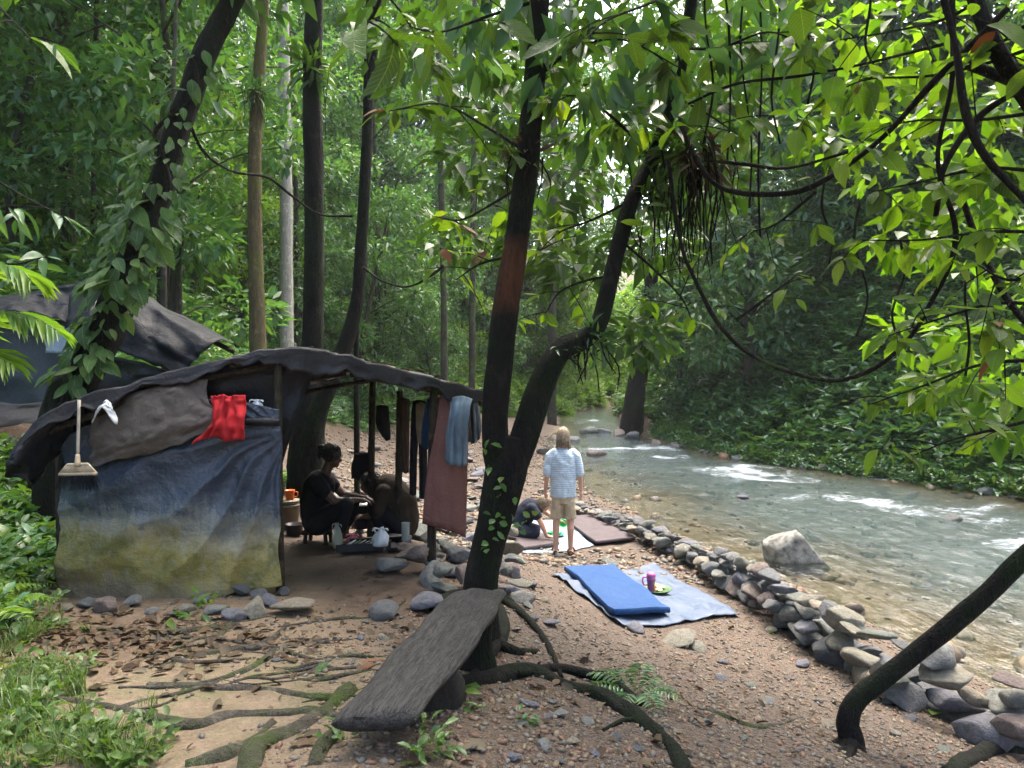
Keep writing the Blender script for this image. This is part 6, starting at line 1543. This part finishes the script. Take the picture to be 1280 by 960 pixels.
j = fl(507, 665, 7.4, .1); jr = empty('glass_jar', j, 0, 'clear jar half full of yellow liquid beside the hunched person', 'jar')
part('glass', make_mesh('glass', *lathe([(.035, 0), (.04, .01), (.04, .17), (.042, .18), (.036, .18), (.036, .012), (.01, .01)], 18, Matrix.Translation(j)), clear_mat('jar_glass', (.45, .5, .5))), jr)
part('contents', make_mesh('contents', *lathe([(.033, .012), (.034, .07), (.01, .072)], 18, Matrix.Translation(j)), YEL), jr)
tag(put_stone(None, j.x, j.y, j.z - .07, .14, STONES_HI[0], .05, 'flat_stone', .8), 'flat stone under the jar of yellow liquid', 'stone')
p_ = fl(441, 664, 7.6); bag('pink_bag', p_, .07, .13, plastic('pink_bag', (.5, .12, .18), .45), 'pink and white plastic bundle in front of the cook', sd=11)
hang('dark_bag', [[(440, 598, 8.2), (448, 600, 8.17), (458, 596, 8.2)], [(441, 580, 8.2), (449, 580, 8.16), (461, 580, 8.2)], [(444, 568, 8.2), (452, 566, 8.18), (466, 566, 8.2)]], 5, BLACKC, 'black cloth bag hung on the back post above the dark pot', 'bag', .03, 131, .03)

# ------------------------------------------------------------------ people
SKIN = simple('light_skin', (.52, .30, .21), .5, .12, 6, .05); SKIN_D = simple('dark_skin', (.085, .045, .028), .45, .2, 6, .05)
def capsule(a, b, ra, rb, seg=14):
    a, b = Vector(a), Vector(b); d = b - a; l = d.length or 1e-4; M = Matrix.Translation(a) @ d.to_track_quat('Z', 'Y').to_matrix().to_4x4()
    prof = [(ra * math.cos(t), ra * math.sin(t)) for t in np.linspace(-1.45, 0, 5)] + [(rb * math.cos(t), l + rb * math.sin(t)) for t in np.linspace(0, 1.45, 5)]
    return lathe(prof, seg, M)
def ell(c, r_, rot=None):
    V, F = lathe([(math.cos(t), math.sin(t)) for t in np.linspace(-1.5, 1.5, 12)], 18)
    M = Matrix.Translation(c) @ (Euler(rot).to_matrix().to_4x4() if rot else Matrix.Identity(4)) @ Matrix.Diagonal((*r_, 1))
    return [M @ v for v in V], F
def rings(rs, seg=22):
    """closed loft through elliptical sections (centre, half widths)"""
    V, F = [], []
    for c, a, b in rs:
        for k in range(seg): t = 2 * math.pi * k / seg; V.append(Vector((c[0] + a * math.cos(t), c[1] + b * math.sin(t), c[2])))
    for i in range(len(rs) - 1):
        for k in range(seg): F.append((i * seg + k, i * seg + (k + 1) % seg, (i + 1) * seg + (k + 1) % seg, (i + 1) * seg + k))
    F.append(tuple(range(seg))[::-1]); F.append(tuple((len(rs) - 1) * seg + k for k in range(seg)))
    return V, F
def blob(name, prims, mat, parent, voxel=.009, it=4, wrinkle=0):
    mb = MB()
    for pr in prims: mb.add(*pr)
    o = link(name, mb.mesh(name, mat), parent)
    m = o.modifiers.new('join', 'REMESH'); m.mode = 'VOXEL'; m.voxel_size = voxel; m.use_smooth_shade = True
    s = o.modifiers.new('soften', 'SMOOTH'); s.factor = .5; s.iterations = it
    if wrinkle:
        tx = bpy.data.textures.new(name + '_folds', 'CLOUDS'); tx.noise_scale = .09
        d = o.modifiers.new('folds', 'DISPLACE'); d.texture = tx; d.strength = wrinkle; d.texture_coords = 'LOCAL'
    return o
def limb(*js):
    return [capsule(js[i][0], js[i + 1][0], js[i][1], js[i + 1][1]) for i in range(len(js) - 1)]
def hand(w, d, palm_n, s=1.0, curl=.5, side=1):
    """palm + five fingers; w wrist, d direction of the hand, palm_n direction the palm faces"""
    w, d, pn = Vector(w), Vector(d).normalized(), Vector(palm_n).normalized(); sd = d.cross(pn).normalized() * side
    out = [capsule(w, w + d * .05 * s, .024 * s, .03 * s), capsule(w + d * .03 * s + sd * .018 * s, w + d * .075 * s + sd * .022 * s, .018 * s, .015 * s), capsule(w + d * .03 * s - sd * .018 * s, w + d * .075 * s - sd * .022 * s, .018 * s, .015 * s)]
    for k, ln in enumerate((.062, .075, .07, .055)):
        b = w + d * .078 * s + sd * (.03 - .02 * k) * s
        m1 = b + (d + pn * curl * .6).normalized() * ln * .55 * s; m2 = m1 + (d * (1 - curl) + pn * (.3 + curl)).normalized() * ln * .5 * s
        out += [capsule(b, m1, .0095 * s, .0088 * s, 8), capsule(m1, m2, .0088 * s, .0075 * s, 8)]
    b = w + d * .03 * s + sd * .03 * s; m1 = b + (sd * .8 + d * .7 + pn * .3).normalized() * .04 * s
    out += [capsule(b, m1, .012 * s, .010 * s, 8), capsule(m1, m1 + (d + pn * .4).normalized() * .03 * s, .010 * s, .008 * s, 8)]
    return out
def head(c, f, up_, s=1.0):
    """head prims: centre, facing direction, up"""
    c, f, u = Vector(c), Vector(f).normalized(), Vector(up_).normalized(); r_ = f.cross(u).normalized()
    M = Matrix((r_, f, u)).transposed().to_4x4(); M.translation = c
    def T(v): return M @ Vector(v)
    def E(p, q):
        V, F = ell((0, 0, 0), q); return [M @ (Vector(p) * s + v * s) for v in V], F
    return [E((0, -.01, .02), (.074, .092, .092)), E((0, .03, -.05), (.056, .062, .06)), E((0, .095, -.012), (.012, .02, .022)), E((.03, .078, .025), (.024, .014, .012)), E((-.03, .078, .025), (.024, .014, .012)),
            E((0, .082, -.052), (.024, .012, .007)), E((0, .082, -.064), (.020, .012, .007)), E((0, .07, -.085), (.022, .02, .016)), E((.076, -.01, -.005), (.010, .022, .03)), E((-.076, -.01, -.005), (.010, .022, .03))], M
def hair(parent, M, s, mat, length=.16, n=420, cap=(.086, .104, .098), low=-.02):
    mb = MB(); V, F = ell((0, -.018, .03), cap); V = [v for v in V]
    mb.add([M @ (v * s) for v in V], F)
    for k in range(n):
        a = rng.uniform(0, 6.28); e = rng.uniform(-.1, 1.4)
        if math.sin(a) > .45 and e < .75: continue
        p = Vector((cap[0] * math.cos(a) * math.cos(e), -.018 + cap[1] * math.sin(a) * math.cos(e), .03 + cap[2] * math.sin(e)))
        o_ = Vector((math.cos(a), math.sin(a), 0)); l = length * rng.uniform(.5, 1.1)
        q1 = p + o_ * .018 + Vector((0, 0, -.3 * l)); q2 = p + o_ * (.012 + rng.normal() * .008) + Vector((rng.normal() * .008, rng.normal() * .008, -l))
        mb.add(*tube([M @ (p * s), M @ (q1 * s), M @ (q2 * s)], [.007 * s, .0065 * s, .002 * s], 4, 3))
    return link('hair', mb.mesh('hair', mat), parent)
def eyes(parent, M, s):
    for sg in (-1, 1):
        V, F = ell((.03 * sg, .088, .014), (.011, .006, .007)); link('eye', make_mesh('eye', [M @ (v * s) for v in V], F, simple('eye_dark', (.02, .015, .01), .2)), parent)
BLOND = simple('blond_hair', (.20, .155, .10), .65, .55, 40, .3); DARKH = simple('black_hair', (.01, .009, .008), .5, .3, 30, .3)
NAVYT = cloth('navy_tshirt', (.018, .022, .035)); KHAKI = cloth('khaki_shorts', (.40, .33, .22)); SANDAL = simple('brown_sandal', (.10, .055, .035), .7)

# standing person
mp_ = gp(704, 693); sp = empty('person', mp_, R(-4), 'person standing with back turned in pale striped T-shirt, khaki shorts and sandals', 'person')
hp, HM = head((.0, .045, 1.645), (0.05, 1, -.32), (0, .3, 1), .9)
body = hp + limb(((0, -.005, 1.44), .058), ((0, .02, 1.57), .052)) + [rings([((0, 0, .84), .15, .10), ((0, -.01, .95), .165, .115), ((0, 0, 1.1), .145, .10), ((0, -.01, 1.3), .17, .11), ((0, -.015, 1.42), .15, .085), ((0, 0, 1.48), .06, .055)])]
for sg in (-1, 1):
    body += limb(((sg * .085, -.005, .90), .092), ((sg * .105, .015, .50), .058), ((sg * .112, -.03, .36), .054), ((sg * .112, -.015, .08), .036)) + limb(((sg * .113, -.04, .035), .034), ((sg * .125, .06, .035), .036), ((sg * .135, .15, .026), .026))
    body += limb(((sg * .165, -.015, 1.40), .045), ((sg * .25, -.03, 1.14), .045), ((sg * .272, .02, .89), .028)) + hand((sg * .272, .022, .88), (sg * .02, .1, -1), (-sg * .8, .3, 0), 1, .45, 1 if sg < 0 else 1)
blob('body', body, SKIN, sp, .0085, 3)
sh = [rings([((0, -.01, .80), .195, .135), ((0, -.012, .9), .20, .14), ((0, -.012, 1.1), .20, .135), ((0, -.015, 1.25), .215, .13), ((0, -.015, 1.36), .215, .115), ((0, -.015, 1.43), .17, .09), ((0, -.005, 1.48), .08, .065)])]
for sg in (-1, 1): sh += limb(((sg * .15, -.015, 1.42), .062), ((sg * .205, -.02, 1.36), .070), ((sg * .235, -.025, 1.24), .068), ((sg * .25, -.028, 1.14), .070))
o = blob('tshirt', sh, stripe_mat(), sp, .009, 12, .03)
sho = [rings([((0, -.005, .72), .17, .125), ((0, -.008, .85), .185, .135), ((0, -.005, .97), .168, .12)])]
for sg in (-1, 1): sho += [rings([((sg * .105, .005, .50), .10, .105), ((sg * .098, .003, .6), .098, .105), ((sg * .085, 0, .75), .095, .115)])]
blob('shorts', sho, KHAKI, sp, .009, 3, .025)
hair(sp, HM, .93, BLOND, .25, 900, (.09, .108, .10)); eyes(sp, HM, .9)
for sg in (-1, 1):
    mb = MB(); mb.add(*box((sg * .124, .05, .012), (.10, .27, .022), -sg * .08, .008)); mb.add(*tube([(sg * .124 - .05, .09, .02), (sg * .128, .09, .075), (sg * .128 + .05, .09, .02)], .012, 6, 4, 0, 0, 2.2)); mb.add(*tube([(sg * .115 - .045, -.03, .02), (sg * .115, -.085, .06), (sg * .115 + .045, -.03, .02)], .010, 6, 4))
    link('sandal', mb.mesh('sandal', SANDAL), sp)

sp.scale = (.92, 1.0, 1.02)
# kneeling person on the brown mat, leaning to the right on one arm
kp = at(652, 666, 11.3); kp.z = h1(kp.x, kp.y) + .07
kn = empty('person', kp, 0, 'person in dark T-shirt with fair hair kneeling on a brown mat, leaning on one arm', 'person')
hp, HM = head((.36, .02, .50), (.85, .1, -.55), (.55, 0, .85), .96)
body = hp + limb(((.19, .0, .47), .055), ((.31, .01, .50), .048)) + limb(((-.08, 0, .14), .15), ((.02, 0, .30), .135), ((.14, 0, .44), .13)) + limb(((.16, -.16, .46), .06), ((.17, .16, .46), .06))
body += limb(((.18, -.17, .45), .052), ((.29, -.20, .24), .042), ((.37, -.16, .045), .028)) + hand((.37, -.16, .04), (1, .1, -.15), (0, 0, -1), .95, .1)
body += limb(((.19, .16, .45), .052), ((.38, .20, .33), .042), ((.56, .12, .22), .028)) + hand((.56, .12, .22), (1, -.1, -.2), (.1, -.3, -1), .95, .7)
body += limb(((-.08, -.1, .12), .1), ((.18, -.14, .075), .065), ((-.14, -.17, .05), .045)) + limb(((-.08, .1, .12), .1), ((.2, .12, .075), .065), ((-.14, .16, .05), .045)) + limb(((-.14, -.17, .05), .04), ((-.26, -.16, .035), .03)) + limb(((-.14, .16, .05), .04), ((-.26, .15, .035), .03))
blob('body', body, SKIN, kn, .009, 3)
sh = limb(((-.1, 0, .17), .175), ((.02, 0, .31), .165), ((.13, 0, .43), .155)) + limb(((.15, -.15, .455), .08), ((.22, -.185, .36), .082)) + limb(((.16, .15, .455), .08), ((.28, .18, .40), .08))
blob('tshirt', sh, NAVYT, kn, .01, 3, .015)
tr = limb(((-.1, -.08, .13), .14), ((.19, -.14, .085), .085), ((-.12, -.17, .06), .06)) + limb(((-.1, .08, .13), .14), ((.21, .12, .085), .085), ((-.12, .16, .06), .06))
blob('trousers', tr, cloth('dark_trousers', (.03, .035, .05)), kn, .01, 3, .01)
hair(kn, HM, .96, BLOND, .15, 420); eyes(kn, HM, .96)
gc = kp + Vector((.63, .10, .16)); 
lathed('green_bowl', gc, [(.02, -.02), (.05, 0), (.075, .05), (.07, .05), (.045, .008), (.01, -.01)], GRN, 'bright green bowl held out by the kneeling person', 'bowl').rotation_euler = (.9, .2, 0)

# seated cook, facing right
cp = fl(400, 690, 7.75); ck = empty('person', cp, 0, 'shadowed seated cook in black with hair tied back, arms reaching over the food', 'person')
hp, HM = head((.13, 0, .90), (1, 0, -.25), (.25, 0, 1), 1.0)
body = hp + limb(((.05, 0, .70), .055), ((.105, 0, .84), .05)) + limb(((-.02, 0, .26), .15), ((-.05, 0, .42), .13), ((.01, 0, .60), .14), ((.03, 0, .66), .11)) + limb(((.02, -.17, .66), .06), ((.02, .17, .66), .06))
for sg in (-1, 1):
    body += limb(((.02, sg * .18, .65), .055), ((.20, sg * .2, .47), .043), ((.42, sg * .08, .46), .029)) + hand((.42, sg * .08, .46), (1, -.1 * sg, -.1), (0, 0, -1), 1, .55)
    body += limb(((.0, sg * .1, .24), .1), ((.32, sg * .17, .42), .068), ((.22, sg * .16, .08), .04)) + limb(((.2, sg * .16, .04), .036), ((.38, sg * .17, .03), .03))
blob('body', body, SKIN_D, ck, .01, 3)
blob('tshirt', limb(((-.02, 0, .25), .17), ((-.055, 0, .42), .155), ((.0, 0, .60), .165)) + limb(((.02, -.16, .65), .082), ((.09, -.19, .57), .08)) + limb(((.02, .16, .65), .082), ((.09, .19, .57), .08)), BLACKC, ck, .011, 3, .015)
tr = []
for sg in (-1, 1): tr += limb(((.0, sg * .09, .23), .135), ((.31, sg * .17, .42), .085), ((.25, sg * .165, .2), .07))
blob('trousers', tr, BLACKC, ck, .011, 3, .01)
hair(ck, HM, 1.0, DARKH, .09, 260, (.09, .108, .10)); eyes(ck, HM, 1.0)
V, F = ell((0, -.125, .05), (.045, .05, .05)); link('hair_bun', make_mesh('hair_bun', [HM @ v for v in V], F, DARKH), ck)
st_ = cp + Vector((-.02, 0, 0)); stool = empty('stool', st_, 0, 'low wooden block stool under the seated cook', 'stool')
part('seat', make_mesh('seat', *box(st_ + Vector((0, 0, .13)), (.3, .3, .04), .1, .01), WOODPOLE, False), stool)
for sx in (-1, 1):
    for sy in (-1, 1): part('leg', make_mesh('leg', *tube([st_ + Vector((sx * .11, sy * .11, -.02)), st_ + Vector((sx * .1, sy * .1, .115))], .022, 8, 3), WOODPOLE), stool)
# hunched helper, facing left
hp_ = fl(496, 650, 8.15); hh = empty('person', hp_, 0, 'shadowed hunched person in dark brown crouching beside the dark pot', 'person')
hp, HM = head((-.30, 0, .62), (-1, 0, -.5), (-.4, 0, 1), 1.0)
body = hp + limb(((-.16, 0, .60), .055), ((-.26, 0, .61), .05)) + limb(((.05, 0, .2), .15), ((.04, 0, .42), .14), ((-.10, 0, .58), .13)) + limb(((-.12, -.17, .57), .06), ((-.12, .17, .57), .06))
for sg in (-1, 1):
    body += limb(((-.13, sg * .18, .56), .055), ((-.18, sg * .22, .32), .043), ((-.34, sg * .1, .28), .029)) + hand((-.34, sg * .1, .28), (-1, -.1 * sg, -.1), (0, 0, -1), 1, .5)
    body += limb(((.05, sg * .1, .18), .1), ((-.22, sg * .17, .38), .068), ((-.1, sg * .16, .07), .04)) + limb(((-.08, sg * .16, .035), .036), ((-.26, sg * .17, .03), .03))
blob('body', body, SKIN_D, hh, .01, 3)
blob('jacket', limb(((.06, 0, .2), .19), ((.04, 0, .42), .185), ((-.10, 0, .57), .165)) + limb(((-.12, -.16, .56), .085), ((-.17, -.21, .36), .075)) + limb(((-.12, .16, .56), .085), ((-.17, .21, .36), .075)), cloth('dark_brown_jacket', (.035, .026, .018)), hh, .011, 3, .02)
tr = []
for sg in (-1, 1): tr += limb(((.04, sg * .09, .18), .13), ((-.21, sg * .17, .38), .085), ((-.11, sg * .165, .1), .065))
blob('trousers', tr, BLACKC, hh, .011, 3, .01)
hair(hh, HM, 1.0, DARKH, .07, 220, (.09, .108, .10)); eyes(hh, HM, 1.0)

# low mossy plants on the ledge of the far bank
y = rng.uniform(9, 32, 1900); x = xf(y) + np.abs(rng.normal(size=1900)) * .55 + .1; m = len(x); s = rng.uniform(.12, .4, m)
scatter('bank_plants', np.stack([x, y, H(x, y) - .01], -1), np.stack([rng.normal(size=m) * .15, rng.normal(size=m) * .15, rng.uniform(0, 6.28, m)], -1), np.stack([s, s, s], -1), [kit('weed_kit', clump_mesh('weed', 40, 1, .4, LEAF_DK, 7, .5, True)) for i in range(2)] + [kit('weed_kit', K_low[0].data)], 'low green plants on the ledge of the far bank', 'plants')

# green thickly closing the far end of the valley
x = rng.uniform(-2, 16, 2600); y = rng.uniform(44, 66, 2600); k = (x < xn(y) + .1) & (x > xn(y) - 7) | (x > xf(y) - .1) & (x < xf(y) + 5); x, y = x[k], y[k]; m = len(x); s = rng.uniform(.7, 1.7, m)
scatter('valley_thicket', np.stack([x, y, H(x, y) - .05], -1), np.stack([rng.normal(size=m) * .15, rng.normal(size=m) * .15, rng.uniform(0, 6.28, m)], -1), np.stack([s, s, s], -1), k2(K_yg), 'bright thicket on both banks far upstream', 'undergrowth')

# ------------------------------------------------------------------ moist air filling the valley
t = NT('moist_air')
t.t.links.new(t.n('ShaderNodeVolumePrincipled', {'Color': (.86, .93, .95, 1), 'Density': .0004, 'Anisotropy': .2}).outputs[0], t.out.inputs['Volume'])
V, F = box((0, 40, 40), (180, 160, 90))
tag(link('haze', make_mesh('haze', V, F, t.m, False)), 'thin moist air filling the valley', 'haze', None, 'stuff')
